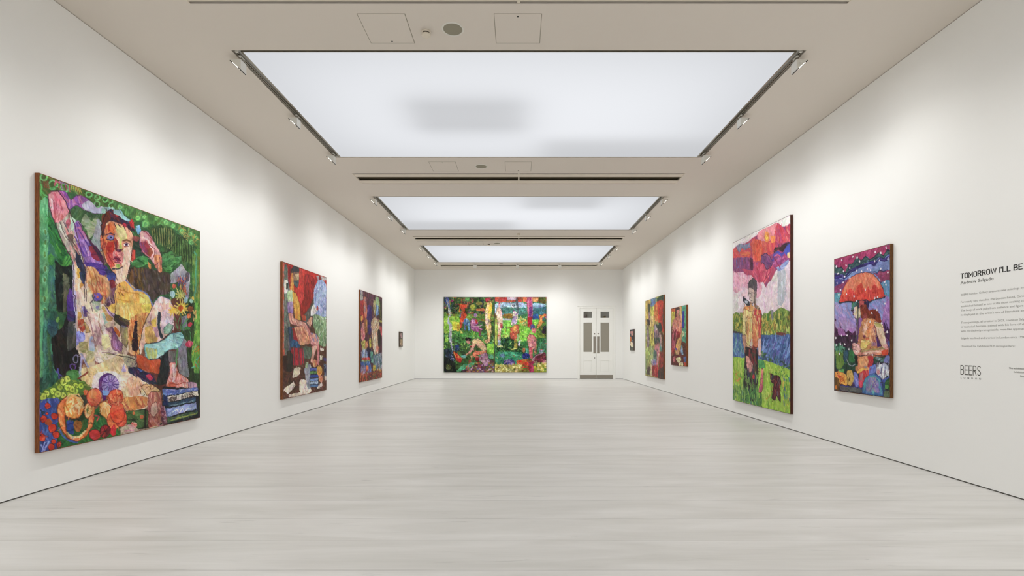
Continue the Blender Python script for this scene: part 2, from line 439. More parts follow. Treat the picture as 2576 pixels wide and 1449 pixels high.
# ------------------------------------------------------------------ door in the far wall
dr = bpy.data.objects.new('door_1', None); COL.objects.link(dr); dr['kind'] = 'structure'; dr.location = (0, D, 0)
bm = bmesh.new()                                        # architrave
LX0, LX1, LZ = bx(1458.5), bx(1542.3), bz(774.3)
box(bm, DX0, LX0, -0.012, 0.15, 0, DZ1); box(bm, LX1, DX1, -0.012, 0.15, 0, DZ1); box(bm, LX0, LX1, -0.012, 0.15, LZ, DZ1)
box(bm, DX0 - 0.02, DX1 + 0.02, -0.03, 0.0, DZ1 - 0.03, DZ1 + 0.005)
obj('door_frame', bm, M_door, dr, bevel=0.003)
M_pane = mat('frosted_pane', rgb(148, 143, 131), 0.35)
bm = bmesh.new(); box(bm, bx(1500.1) - 0.03, bx(1500.1) + 0.03, 0.068, 0.085, 0.012, bz(774.3) - 0.01); obj('meeting_strip', bm, M_door, dr)
M_clear = bpy.data.materials.new('clear_pane'); M_clear.use_nodes = True
nt = M_clear.node_tree; nt.nodes.clear()
out = nt.nodes.new('ShaderNodeOutputMaterial'); mx = nt.nodes.new('ShaderNodeMixShader'); mx.inputs[0].default_value = 0.12
tp = nt.nodes.new('ShaderNodeBsdfTransparent'); tp.inputs[0].default_value = (0.8, 0.8, 0.76, 1); gl = nt.nodes.new('ShaderNodeBsdfGlossy'); gl.inputs['Roughness'].default_value = 0.02
nt.links.new(tp.outputs[0], mx.inputs[1]); nt.links.new(gl.outputs[0], mx.inputs[2]); nt.links.new(mx.outputs[0], out.inputs[0])
XM = bx(1500.1)
for s, (a, b, wx0, wx1, pl0, pl1, kx, p0, p1) in enumerate(((LX0, XM - 0.004, bx(1468), bx(1489.2), bx(1492.7), bx(1499), bx(1495.6), bx(1467.2), bx(1490.7)),
                                               (XM + 0.004, LX1, bx(1510.8), bx(1532.6), bx(1502), bx(1507.9), bx(1504.8), bx(1509), bx(1534)))):
    lf = bmesh.new(); y0, y1 = 0.02, 0.065
    zs = [0.012, bz(885.1), bz(811.5), bz(799.6), bz(783.7), LZ - 0.008]
    box(lf, a + 0.003, wx0, y0, y1, zs[0], zs[5]); box(lf, wx1, b - 0.003, y0, y1, zs[0], zs[5])
    q0, q1 = bz(937), bz(907)                            # recessed lower panel
    box(lf, wx0, wx1, y0, y1, zs[0], q0); box(lf, wx0, wx1, y0, y1, q1, zs[1]); box(lf, wx0, wx1, y0 + 0.018, y1, q0, q1)
    box(lf, wx0, wx1, y0, y1, zs[2], zs[3]); box(lf, wx0, wx1, y0, y1, zs[4], zs[5])
    leaf = obj('door_leaf', lf, M_door, dr, bevel=0.002)
    bm = bmesh.new(); box(bm, wx0 + 0.03, wx1 - 0.03, y0 + 0.010, y0 + 0.020, q0 + 0.03, q1 - 0.03); obj('raised_panel', bm, M_door, leaf, bevel=0.006)
    bm = bmesh.new(); box(bm, wx0, wx1, y0 + 0.02, y0 + 0.026, zs[1], zs[2]); g = obj('frosted_glass', bm, M_pane, leaf); g['label'] = 'tall frosted grey pane'
    bm = bmesh.new(); box(bm, wx0, wx1, y0 + 0.02, y0 + 0.026, zs[3], zs[4]); g = obj('clear_glass', bm, M_clear, leaf); g['label'] = 'small clear pane'
    bm = bmesh.new()
    for z0, z1 in ((zs[1], zs[2]), (zs[3], zs[4])):
        e = 0.012
        box(bm, wx0 - e, wx0, y0 - 0.005, y0, z0 - e, z1 + e); box(bm, wx1, wx1 + e, y0 - 0.005, y0, z0 - e, z1 + e)
        box(bm, wx0, wx1, y0 - 0.005, y0, z0 - e, z0); box(bm, wx0, wx1, y0 - 0.005, y0, z1, z1 + e)
    obj('glazing_bead', bm, M_door, leaf)
    bm = bmesh.new(); box(bm, pl0, pl1, y0 - 0.004, y0, bz(888.9), bz(846.4)); g = obj('push_plate', bm, M_steel, leaf, bevel=0.001); g['label'] = 'brushed steel push plate'
    bm = bmesh.new(); box(bm, a + 0.006, b - 0.006, y0 - 0.004, y0, 0.02, bz(943)); g = obj('kick_plate', bm, M_steel, leaf, bevel=0.001); g['label'] = 'brushed steel kick plate'
    bm = bmesh.new(); lathe(bm, [(0.034, 0), (0.034, 0.006), (0.02, 0.014), (0.02, 0.02)], n=24)
    bmesh.ops.rotate(bm, verts=bm.verts, matrix=Matrix.Rotation(PI/2, 3, 'X')); bmesh.ops.translate(bm, verts=bm.verts, vec=(kx, y0, bz(839.6)))
    obj('lock_rose', bm, mat('dull_brass', rgb(130, 122, 108), 0.45, 0.6), leaf)
    if s == 0:
        bm = bmesh.new(); lathe(bm, [(0.02, 0), (0.02, 0.008), (0.008, 0.01), (0.008, 0.012)], n=20)
        bmesh.ops.rotate(bm, verts=bm.verts, matrix=Matrix.Rotation(PI/2, 3, 'X')); bmesh.ops.translate(bm, verts=bm.verts, vec=(bx(1496.2), y0, bz(900.3)))
        obj('keyhole', bm, M_gap, leaf)
# lobby behind the door, seen only through the small panes
bm = bmesh.new()
x0, x1, y0, y1 = DX0 - 0.3, DX1 + 0.3, D + 0.2, D + 2.6
box(bm, x0 - 0.05, x0, y0, y1, 0, H); box(bm, x1, x1 + 0.05, y0, y1, 0, H); box(bm, x0, x1, y1, y1 + 0.05, 0, H); box(bm, x0, x1, y0, y1, H, H + 0.05); box(bm, x0, x1, y0, y1, -0.05, 0)
obj('wall_lobby', bm, mat('lobby_paint', rgb(150, 142, 122), 0.8), kind='structure')
ld = bpy.data.lights.new('lobby_fill', 'POINT'); ld.energy = 14; ld.shadow_soft_size = 0.15; ld.color = (1, 0.93, 0.8)  # added fill, keeps the lobby from going black behind the panes
lo = bpy.data.objects.new('lobby_fill', ld); lo.location = ((x0 + x1)/2, D + 1.3, H - 0.5); COL.objects.link(lo)
# ------------------------------------------------------------------ painted canvases
# Each picture is brushed stroke by stroke into a fine grid of vertex colours on its own canvas mesh.
def hexs(s):
    return [np.array([int(h[i:i+2], 16) / 255.0 for i in (0, 2, 4)]) for h in s.split()]

def chaikin(p, n=1):
    for _ in range(n):
        q = np.roll(p, -1, 0)
        p = np.stack([0.87*p + 0.13*q, 0.13*p + 0.87*q], 1).reshape(-1, 2)
    return p

class Canvas:
    def __init__(s, W, Hh, dx, dy, corners, seed):
        """corners: photo pixels of the painted face, TL TR BR BL"""
        s.W, s.H = W, Hh
        s.nx, s.ny = int(W/dx) + 1, int(Hh/dy) + 1
        s.U = np.linspace(0, W, s.nx); s.Vv = np.linspace(0, Hh, s.ny)
        s.im = np.zeros((s.ny, s.nx, 3)) + 0.5
        s.r = np.random.RandomState(seed)
        A = []; B = []
        for (x, y), (u, v) in zip(corners, ((0, 0), (W, 0), (W, Hh), (0, Hh))):
            A.append([x, y, 1, 0, 0, 0, -u*x, -u*y]); B.append(u)
            A.append([0, 0, 0, x, y, 1, -v*x, -v*y]); B.append(v)
        s.h = np.append(np.linalg.solve(np.array(A, float), np.array(B, float)), 1).reshape(3, 3)
        s.view = (0, 0, 1); s.dw, s.dl = 0.02, 0.09; s.den = 1.0; s.jit = 0.035
    def V(s, x0, y0, k): s.view = (x0, y0, k)
    def pts(s, t):
        p = np.array([[float(c) for c in q.split(',')] for q in t.split()]) if isinstance(t, str) else np.array(t, float)
        p = p / s.view[2] + np.array(s.view[:2])
        q = np.c_[p, np.ones(len(p))] @ s.h.T
        return q[:, :2] / q[:, 2:]
    def sub(s, p, pad=0.0):
        x0, y0 = p.min(0) - pad; x1, y1 = p.max(0) + pad
        i0, i1 = np.searchsorted(s.U, [x0, x1]); j0, j1 = np.searchsorted(s.Vv, [y0, y1])
        return max(i0 - 1, 0), min(i1 + 1, s.nx), max(j0 - 1, 0), min(j1 + 1, s.ny)
    def inside(s, p, box_):
        i0, i1, j0, j1 = box_
        X, Y = np.meshgrid(s.U[i0:i1], s.Vv[j0:j1]); m = np.zeros(X.shape, bool)
        q = np.roll(p, -1, 0)
        for (ax, ay), (bx_, by) in zip(p, q):
            if ay == by: continue
            c = (ay > Y) != (by > Y)
            m ^= c & (X < (bx_ - ax)*(Y - ay)/(by - ay) + ax)
        return m
    def daub(s, u, v, ang, l, w, col, box_=None, mask=None, alpha=0.85):
        dx, dy = math.cos(ang)*l/2, math.sin(ang)*l/2
        p = np.array([[u - dx, v - dy], [u + dx, v + dy]])
        i0, i1, j0, j1 = s.sub(p, w)
        if box_:
            i0, i1 = max(i0, box_[0]), min(i1, box_[1]); j0, j1 = max(j0, box_[2]), min(j1, box_[3])
        if i1 <= i0 or j1 <= j0: return
        X, Y = np.meshgrid(s.U[i0:i1] - u, s.Vv[j0:j1] - v)
        c, n = math.cos(ang), math.sin(ang)
        a = X*c + Y*n; b = -X*n + Y*c
        e = np.maximum(np.abs(a) - l/2, 0); d = np.sqrt(e*e + b*b) / (w/2)
        al = np.clip((1.2 - d) / 0.4, 0, 1) * alpha
        if mask is not None: al = al * mask[j0-box_[2]:j1-box_[2], i0-box_[0]:i1-box_[0]]
        rim = 0.03*np.sin(b/(w/2)*3.0)                       # bristle ridge
        g = s.im[j0:j1, i0:i1]
        g += (np.clip(col + rim[..., None], 0, 1) - g) * al[..., None]
    def P(s, t, cols, d=None, w=None, l=None, a=None, o=None, ow=None, sm=1, da=28):
        p = s.pts(t)
        if sm: p = chaikin(p, sm)
        bx_ = s.sub(p); i0, i1, j0, j1 = bx_
        if i1 - i0 < 1 or j1 - j0 < 1: return
        m = s.inside(p, bx_)
        if not m.any(): return
        cs = hexs(cols); s.im[j0:j1, i0:i1][m] = cs[0]
        w = w or s.dw; l = l or s.dl; d = s.den if d is None else d
        area = m.sum() * (s.U[1] - s.U[0]) * (s.Vv[1] - s.Vv[0])
        n = int(min(d * area / (w*l) * 1.3, 900))
        a0 = math.radians(a) if a is not None else s.r.uniform(0, PI)
        jj, ii = np.nonzero(m)
        for k in range(n):
            q = s.r.randint(len(jj)); c = cs[s.r.randint(len(cs))] + s.r.uniform(-1, 1)*s.jit + s.r.uniform(-1, 1, 3)*s.jit*0.7
            sc = s.r.uniform(0.5, 1.3)
            s.daub(s.U[i0 + ii[q]], s.Vv[j0 + jj[q]], a0 + math.radians(s.r.uniform(-da, da)), l*sc, w*s.r.uniform(0.6, 1.3), c, bx_, m)
        if o: s.line(np.r_[p, p[:1]], o, ow or s.dw*0.35)
    def line(s, p, col, w, alpha=0.85):
        c = hexs(col)[0]
        for a, b in zip(p[:-1], p[1:]):
            L_ = np.hypot(*(b - a))
            if L_ < 1e-5: continue
            s.daub((a[0]+b[0])/2, (a[1]+b[1])/2, math.atan2(b[1]-a[1], b[0]-a[0]), L_, w, c, alpha=alpha)
    def L(s, t, col, w=None, alpha=0.85):
        for q in t.split('|'):
            s.line(s.pts(q.strip()), col, w or s.dw*0.4, alpha)
    def E(s, cx, cy, rx, ry, cols, **k):
        th = np.linspace(0, 2*PI, 18, endpoint=False)
        s.P(np.c_[cx + rx*np.cos(th), cy + ry*np.sin(th)], cols, **k)
    def ring(s, cx, cy, rx, ry, col, w=None):
        th = np.linspace(0, 2*PI, 19)
        s.line(s.pts(np.c_[cx + rx*np.cos(th), cy + ry*np.sin(th)]), col, w or s.dw*0.4)
    def D(s, t, cols, n, w=None, l=None, a=None, da=180):
        """n loose daubs scattered inside a region"""
        p = s.pts(t); bx_ = s.sub(p); m = s.inside(p, bx_); jj, ii = np.nonzero(m); cs = hexs(cols)
        if not len(jj): return
        for k in range(n):
            q = s.r.randint(len(jj)); an = math.radians((a or 0) + s.r.uniform(-da, da))
            s.daub(s.U[bx_[0] + ii[q]], s.Vv[bx_[2] + jj[q]], an, (l or s.dl)*s.r.uniform(0.5, 1.3), (w or s.dw)*s.r.uniform(0.6, 1.2),
                   cs[s.r.randint(len(cs))] + s.r.uniform(-1, 1)*s.jit)
    def rays(s, cx, cy, rx, ry, n, cols, w):
        c = hexs(cols)
        for k in range(n):
            t = 2*PI*k/n + s.r.uniform(-.1, .1); p = s.pts([(cx + 0.2*rx*math.cos(t), cy + 0.2*ry*math.sin(t)), (cx + rx*math.cos(t), cy + ry*math.sin(t))])
            b = p[1] - p[0]
            s.daub(*(p.mean(0)), math.atan2(b[1], b[0]), np.hypot(*b), w, c[k % len(c)])
    def text(s, t, x0, y0, x1, y1, hgt, col, w):
        """capitals drawn with straight brush strokes along a baseline (view pixels), letter height hgt"""
        G = {'H': '00 02|20 22|01 21', 'E': '20 00 02 22|01 21', 'N': '02 00 22 20', 'R': '02 00 20 21 01|01 22', 'I': '10 12', 'M': '02 00 11 20 22',
             'A': '02 10 22|01 21', 'T': '00 20|10 12', 'S': '20 00 01 21 22 02', ' ': ''}
        n = len(t)
        for i, ch in enumerate(t):
            for st in (G[ch].split('|') if G[ch] else []):
                q = []
                for g in st.split():
                    f = (i + 0.15 + int(g[0])*0.33) / n
                    q.append((x0 + (x1-x0)*f, y0 + (y1-y0)*f - hgt + hgt*int(g[1])/2))
                s.line(s.pts(q), col, w)
    def scumble(s, n, w=None, l=None, t=None):
        """thin strokes of the colour that is already there, darker or lighter: the worked surface"""
        w = w or s.dw*0.3; l = l or s.dl*0.3
        for k in range(n):
            i, j = s.r.randint(s.nx), s.r.randint(s.ny); f = s.r.choice([0.55, 0.7, 0.8, 1.15, 1.25])
            c = np.clip(s.im[j, i]*f + s.r.uniform(-.05, .05, 3), 0, 1)
            s.daub(s.U[i], s.Vv[j], PI/2 + s.r.normal(0, .55), l*s.r.uniform(.3, 1.3), w*s.r.uniform(.6, 1.4), c, alpha=0.42)
    def drybrush(s, n, w=None, l=None):
        """drag colour from one place a little way over its neighbour"""
        w = w or s.dw*0.6; l = l or s.dl*0.4
        for k in range(n):
            i, j = s.r.randint(s.nx), s.r.randint(s.ny); a = s.r.uniform(0, 2*PI); c = s.im[j, i].copy()
            s.daub(s.U[i] + math.cos(a)*l*.45, s.Vv[j] + math.sin(a)*l*.45, a, l*s.r.uniform(.5, 1.2), w*s.r.uniform(.4, 1.1), c, alpha=0.55)
    sat, gain, mot = 0.9, 0.97, 0.10
    def finish(s, warp=0.006):
        def noise(cell):
            gx, gy = int(s.W/cell) + 3, int(s.H/cell) + 3
            g = s.r.uniform(-1, 1, (gy, gx)); x = s.U/cell; y = s.Vv/cell
            xi, yi = x.astype(int), y.astype(int); fx, fy = x - xi, y - yi
            fx = fx*fx*(3-2*fx); fy = fy*fy*(3-2*fy)
            a = g[np.ix_(yi, xi)]; b = g[np.ix_(yi, xi+1)]; c = g[np.ix_(yi+1, xi)]; d = g[np.ix_(yi+1, xi+1)]
            return (a*(1-fx) + b*fx)*(1-fy[:, None]) + (c*(1-fx) + d*fx)*fy[:, None]
        du, dv = s.U[1] - s.U[0], s.Vv[1] - s.Vv[0]
        I, J = np.meshgrid(np.arange(s.nx), np.arange(s.ny))
        wx = (noise(0.05)*warp + noise(0.16)*warp*1.2)/du; wy = (noise(0.05)*warp + noise(0.16)*warp*1.2)/dv
        im = s.im[np.clip((J + wy).round().astype(int), 0, s.ny-1), np.clip((I + wx).round().astype(int), 0, s.nx-1)]
        m_ = s.mot
        im = im * (1 + 0.05*noise(0.02) + m_*noise(0.045) + m_*noise(0.11) + m_*0.7*noise(0.3))[..., None] + (s.r.rand(s.ny, s.nx, 1) - 0.5)*0.02
        im = im + m_*0.35*np.stack([noise(0.07), noise(0.06), noise(0.08)], -1) * (0.3 + im.mean(2, keepdims=True))
        im = np.clip(im, 0, 1); im = im + 0.16*(im*im*(3 - 2*im) - im) - 0.004
        g = im @ np.array([.3, .59, .11])
        im = (g[..., None] + (im - g[..., None])*s.sat) * s.gain
        return np.clip(im, 0, 1)

M_paint = bpy.data.materials.new('oil_paint'); M_paint.use_nodes = True
nt = M_paint.node_tree; b_ = nt.nodes['Principled BSDF']
at = nt.nodes.new('ShaderNodeVertexColor'); at.layer_name = 'paint'
nt.links.new(at.outputs['Color'], b_.inputs['Base Color'])
b_.inputs['Roughness'].default_value = 0.5; b_.inputs['Specular IOR Level'].default_value = 0.22
ns = node(nt, 'ShaderNodeTexNoise', i_Scale=90.0, i_Detail=3.0); tc = node(nt, 'ShaderNodeTexCoord')
nt.links.new(tc.outputs['Object'], ns.inputs['Vector'])
bp = node(nt, 'ShaderNodeBump'); bp.inputs['Strength'].default_value = 0.25; bp.inputs['Distance'].default_value = 0.002
nt.links.new(ns.outputs['Fac'], bp.inputs['Height']); nt.links.new(bp.outputs[0], b_.inputs['Normal'])

def wood(name, c0, c1, scale=6.0):
    m = mat(name, c0, 0.55, spec=0.3); nt = m.node_tree; b = nt.nodes['Principled BSDF']
    tc = node(nt, 'ShaderNodeTexCoord'); mp = node(nt, 'ShaderNodeMapping'); mp.inputs['Scale'].default_value = (12, 30, 1.6)
    nt.links.new(tc.outputs['Object'], mp.inputs[0])
    n = node(nt, 'ShaderNodeTexNoise', i_Scale=scale, i_Detail=5.0, i_Distortion=1.5); nt.links.new(mp.outputs[0], n.inputs['Vector'])
    cr = node(nt, 'ShaderNodeValToRGB'); cr.color_ramp.elements[0].color = c0; cr.color_ramp.elements[1].color = c1
    cr.color_ramp.elements[0].position = 0.35; cr.color_ramp.elements[1].position = 0.65
    nt.links.new(n.outputs['Fac'], cr.inputs[0]); nt.links.new(cr.outputs[0], b.inputs['Base Color'])
    return m
W_oak = wood('frame_wood', rgb(78, 42, 20), rgb(150, 88, 46))
W_red = wood('frame_dark_red', rgb(44, 18, 12), rgb(88, 40, 22))
W_knot = wood('frame_knotty', rgb(58, 32, 18), rgb(128, 84, 40), 9.0)
W_grey = wood('frame_grey', rgb(66, 56, 48), rgb(104, 90, 76))
KPAINT = 1.12

def hang(cv, name, label, cat, wall, u0, z0, depth, wmat, group=None, edge=0.006):
    """wall: 'L','R','B'; u0 = Y of the left edge as seen (L,R) or X (B); z0 bottom height"""
    W, Hh = cv.W, cv.H
    if wall == 'L': loc, rz = (XL, u0 + W/2, z0), PI/2
    elif wall == 'R': loc, rz = (XR, u0 - W/2, z0), -PI/2
    else: loc, rz = (u0 + W/2, D, z0), 0
    t = thing(name, label, cat, loc, rz, group)
    im = cv.finish(0.006 if W > 1 else 0.003)
    im = np.where(im <= 0.04045, im/12.92, ((im + 0.055)/1.055)**2.4) * KPAINT
    im = np.clip(im, 0.003, 0.92)
    ny, nx = cv.ny, cv.nx
    X, Z = np.meshgrid(np.linspace(-W/2 + edge, W/2 - edge, nx), np.linspace(Hh - edge, edge, ny))
    co = np.zeros((ny*nx, 3), np.float32); co[:, 0] = X.ravel(); co[:, 1] = -depth + 0.001; co[:, 2] = Z.ravel()
    lum = im.mean(2).ravel(); co[:, 1] -= 0.0015*np.clip(lum, 0, 1)          # thicker paint in the lights
    idx = np.arange(ny*nx).reshape(ny, nx)
    q = np.stack([idx[:-1, :-1], idx[1:, :-1], idx[1:, 1:], idx[:-1, 1:]], -1).reshape(-1, 4).astype(np.int32)
    me = bpy.data.meshes.new('canvas'); me.vertices.add(ny*nx); me.vertices.foreach_set('co', co.ravel())
    me.loops.add(q.size); me.loops.foreach_set('vertex_index', q.ravel())
    me.polygons.add(len(q)); me.polygons.foreach_set('loop_start', np.arange(0, q.size, 4, dtype=np.int32))
    me.update(calc_edges=True)
    ca = me.color_attributes.new('paint', 'FLOAT_COLOR', 'POINT')
    c4 = np.ones((ny*nx, 4), np.float32); c4[:, :3] = im.reshape(-1, 3); ca.data.foreach_set('color', c4.ravel())
    me.materials.append(M_paint); me.validate()
    me.polygons.foreach_set('use_smooth', np.ones(len(q), bool))
    o = bpy.data.objects.new('canvas', me); COL.objects.link(o); o.parent = t
    # frame: four mitred battens round the stretcher, open at the front
    bm = bmesh.new(); x, e, dpt = W/2, edge, depth
    ring = lambda r, y: [bm.verts.new(p) for p in ((-x + r, y, r), (x - r, y, r), (x - r, y, Hh - r), (-x + r, y, Hh - r))]
    A_, B_, C_, D_ = ring(0, -0.003), ring(0, -dpt), ring(e, -dpt), ring(e, -dpt + 0.012)
    for p, r in ((A_, B_), (B_, C_), (C_, D_)):
        for i in range(4):
            j = (i + 1) % 4; bm.faces.new((p[i], p[j], r[j], r[i]))
    bm.faces.new(A_); bm.faces.new(D_[::-1])
    obj('frame', bm, wmat, t)
    return t
# ------------------------------------------------------------------ nearest picture, left wall
ZT = HC + 1.767; ZB = HC - 1.07
def paint_bather():
    c = Canvas(2.54, ZT - ZB, 0.0056, 0.0041, [(96.5, 438.5), (497, 581), (503, 1050.5), (99, 1137)], 11)
    P, L, E, D, V = c.P, c.L, c.E, c.D, c.V
    c.dw, c.dl = 0.024, 0.12; c.sat = .86
    # ---- view A
    VA = lambda: V(80, 420, 4.027)
    VB = lambda: V(280, 480, 4.829)
    VC = lambda: V(80, 780, 3.918)
    VD = lambda: V(280, 760, 4.262)
    VE = lambda: V(150, 650, 5.795)
    V(0, 0, 1)
    P('90,430 510,570 510,1060 90,1145', '35603a 3f6e3a 2a4f2c 4a7a40', sm=0)
    P('120,880 240,900 500,1000 505,1060 90,1140', '3a3a30 2a4a30 4a3028', d=.6)
    P('182,560 200,540 262,690 330,700 385,760 400,860 370,960 420,1000 440,1060 260,1080 200,960 186,800', '8a5a48 b08068 7a4a50 c09878', d=.8)
    P('370,960 400,760 460,740 480,900 420,1000', '6a3a30 7a4a48', d=.6)
    VA()
    P('60,250 150,330 160,600 160,1460 60,1460', '5fa872 6fb880 4f9a66 62a878 508f5a', a=90, sm=0)
    for y in (660, 760, 880, 1030, 1140, 1330, 1440): E(122, y, 17, 32, '5f8a48 4a7a44', o='7cc890')
    P('155,420 250,560 260,900 240,1460 160,1460', '3f7a63 2f6a5a 4a8f6a 3b6878 2f5f50 3f7f48', a=90)
    E(190, 600, 40, 45, '5fb048 4a9a50'); E(240, 690, 35, 50, '6fc040 4fa040'); E(190, 930, 35, 60, '4a9a48 3f8a48')
    P('60,60 400,170 886,350 890,450 700,420 600,370 450,280 300,250 150,280 60,360', '4a6a30 5f8a3a 3a5a2a 6f6a38 578f48 455f30')
    for x, y, r in ((110, 110, 32), (200, 190, 42), (320, 215, 40), (560, 280, 26), (640, 310, 26), (720, 330, 26), (640, 380, 30), (790, 390, 28), (865, 400, 22)):
        c.ring(x, y, r, r, '6fc070', 0.016)
    L('75,150 95,220 80,290|80,250 150,310|165,200 190,230 225,205', '5fb862', 0.018)
    for x in (110, 130, 150): L('%d,150 %d,215' % (x, x + 15), 'a04a38', 0.014)
    L('230,145 215,200|262,150 255,215|225,150 270,165|330,190 345,240|365,185 372,250', 'c85070', 0.014)
    for x in range(385, 480, 18): L('%d,%d %d,%d' % (x, 185 + (x-385)//4, x + 12, 240 + (x-385)//4), 'b8a848', 0.012)
    L('280,165 300,235|262,155 340,180', 'a870b0', 0.016)
    P('150,480 250,590 330,760 400,960 270,1010 225,820 160,760', '2f7a3a 3c8f40 1f5a2e 3f9a44 2a6a3a')
    L('290,1000 330,900|310,990 360,900|340,990 390,930|240,780 280,860', '5aa848', 0.018)
    P('225,930 290,1000 400,985 425,1290 350,1460 245,1460 230,1200', '1c2622 2a3a30 141c1c 20302a', a=90)
    P('295,1060 350,1090 375,1200 350,1300 340,1460 312,1460 310,1200', '5c5f4a 6d6c55 4a4c3c', a=90)
    P('375,1200 430,1290 432,1460 345,1460 352,1300', '55348f 6a3fa0 3d2a70 4a3a88 7a3f7a', a=80)
    # behind the head
    P('370,420 470,430 600,470 740,480 760,700 700,880 620,900 480,640 400,520', '3a5c38 2f4a30 5a7a50 466a40')
    P('470,560 530,470 590,560 640,500 680,540 600,700 560,730 540,640', '8fa07a 7a9068 a0a890')
    P('655,520 690,560 740,680 700,840 650,880 570,780 610,700', '9aa0a4 8d9498 a8acae 92989c', a=80)
    P('640,870 740,820 745,960 700,1010', '7a6a5c 6a5c50 8a7868')
    # raised arm
    P('250,245 330,250 380,345 460,280 545,315 610,380 640,430 700,420 745,475 600,465 520,435 440,385 370,435 300,360', '9458b0 a868b8 b05890 c080b0 8a4aa0', o='5a3a60')
    P('490,380 560,335 600,365 640,415 700,400 705,468 600,462 520,432', 'b4b8cc a8a0c4 c8ccd8 9a98b8')
    P('690,410 800,410 890,440 890,500 800,470 690,470', '9cccc8 8fb8c0 b0d8d0')
    P('150,285 190,248 250,245 300,310 372,440 340,500 290,570 230,565 190,490 160,400', 'e08a98 d9788c ee9fae e06878 c9606e f0b0b8', a=80, o='7a4a50')
    L('205,340 215,480|235,345 245,470|270,340 300,440', 'c05868', 0.014); L('185,330 200,430', 'f4c8d0', 0.02)
    P('230,565 300,545 372,450 420,600 480,790 545,1000 530,1100 480,1080 400,960 290,740', 'b8a8a0 8a7a70 c9b8b0 d98a88 7a6a68 c4c0b0 a89890', a=68)
    P('262,560 300,620 372,725 335,735 275,650', 'd8e0d0 e0d8cc c8d4c8', a=60)
    P('375,490 432,530 405,600 425,650 380,640', 'b8d8c0 a8ccb8')
    P('330,560 372,500 380,560 350,640', 'c86878 b05868')
    P('345,690 410,680 400,760 360,740', '6a5450 7a605a')
    P('405,560 460,540 530,680 600,800 680,920 720,1010 690,1080 640,1070 560,990 490,880 430,760', '9a70b8 8058b0 6a48a8 b088c8 7a50b0 c09ad0', a=58)
    P('430,600 480,590 530,700 520,740 470,690', 'b870a0 a86898')
    P('555,790 610,800 660,880 690,940 655,950 590,910', '9a2f4a b03a50 7a2848')
    P('500,640 520,660 600,770 690,860 725,1000 690,960 620,840', '5a2450 3a2050')
    P('500,950 620,965 745,990 740,1080 680,1100 600,1060 550,1000', '4f3590 5a3f98 3f2a80 6a50a8', a=30)
    P('425,830 480,900 530,1010 545,1350 520,1350 480,1190 450,1010 425,920', '2f3a58 1f2a3a 3a3f6a 28304a', a=85)
    P('400,960 450,990 470,1120 520,1190 530,1340 500,1460 430,1460 430,1290 408,1280', 'e6c8a8 f0d0b8 d8a878 e0c090 ecd0b0', a=85)
    L('405,965 408,1150 415,1280 432,1290 432,1440', 'c8c8e8', 0.03)
    P('440,1005 470,1020 475,1110 445,1120', 'c8963c b88834'); P('490,1150 520,1190 525,1290 485,1260 465,1200', 'c8904a d0a050')
    P('540,1000 620,1000 670,1080 740,1110 800,1200 830,1300 830,1460 640,1460 600,1300 540,1240', 'cc9468 d8a070 c08050 b87a58 dca880', a=70)
    # ---- view E : torso
    VE()
    P('350,250 480,230 700,400 800,600 900,900 990,980 1010,1300 900,1470 280,1470 215,1280 205,500 340,380', 'e6ccb8 e0c0a8 d8b8a8 ecd8c8 ccb0a8 d8c0a0', a=75)
    L('205,480 215,700 212,1000 218,1280', 'b8b8e8', 0.035)
    P('220,1030 345,1060 350,1180 290,1210 230,1270', '8f90e0 a0a0f0 7a78d0 9a98e8', a=60)
    P('410,1130 490,1120 492,1330 420,1350', 'b0bce0 a8b8e8 c0c8ec', a=90)
    P('250,870 345,865 352,1020 310,1055 255,980', 'b04a35 8a3a30 c06040 a08060')
    P('350,900 400,960 440,1070 360,1075', 'c0a060 d0b070', o='6a5030'); P('250,750 330,790 300,860 250,890', 'c8964a d8a860')
    P('300,680 335,690 350,840 310,830', 'b0a8d8'); P('335,660 390,740 385,840 340,835', '5a3a80 8a5a98 4a3068')
    P('260,1200 400,1190 400,1380 290,1350', '9a9060 a89c68 b8a878')
    P('380,100 470,110 560,230 700,350 780,560 760,700 620,640 480,540 420,430 360,320', 'd09a68 c48a58 dca878 b87a50 d8a478', a=62)
    D('400,380 560,300 700,420 700,620 600,620', 'e08858 c05a40 d87858', 26, w=.014, l=.09, a=70, da=15)
    P('700,340 800,420 810,700 900,900 820,900 740,760 650,700 640,600 700,520', 'a08068 8a6a70 9a6a8a 7a5468 b09a70', a=70)
    D('640,560 800,560 800,800 680,720', '5a3050 8a5a8a 4a2a48 c0a0a0', 40, w=.010, l=.07, a=75, da=25)
    P('450,520 520,480 600,520 600,590 560,640 480,600', '5a5a60 6a6a70 7a5ac0'); E(535, 545, 55, 60, '7a5ac0 9070c8 6a58b0'); E(537, 545, 14, 20, 'f06a58')
    P('460,600 560,620 600,720 520,780 470,700', 'a8b898 90a088 b8b8a0'); E(540, 700, 28, 30, '8080a8 9a90b8')
    P('790,480 850,520 875,700 885,830 800,790 780,650', '2a4a58 3a5a50 4a6a58 24404a', a=80)
    P('820,440 880,500 905,650 960,850 880,865 860,640', 'd8e880 c0d870 e0e898', a=75)
    P('600,680 640,700 760,850 740,910 650,890 610,780', 'c8a05a b8986a d0a868', a=50)
    P('645,715 730,730 810,850 780,870 700,810', 'c0a0c8 d0b0d0', a=50)
    P('590,780 630,780 660,890 690,925 640,945 590,880', 'a8c8b8 b8d4c8')
    P('390,790 600,780 640,960 720,1050 750,1250 620,1370 500,1300 480,1060 390,900', 'e4c0b8 e8ccc8 d8b0b0 eed8cc c8a8a8 f0dccc', a=60)
    D('440,960 600,960 640,1200 520,1300', 'b08a98 c8a0a8 a07a80', 16, w=.03, l=.07)
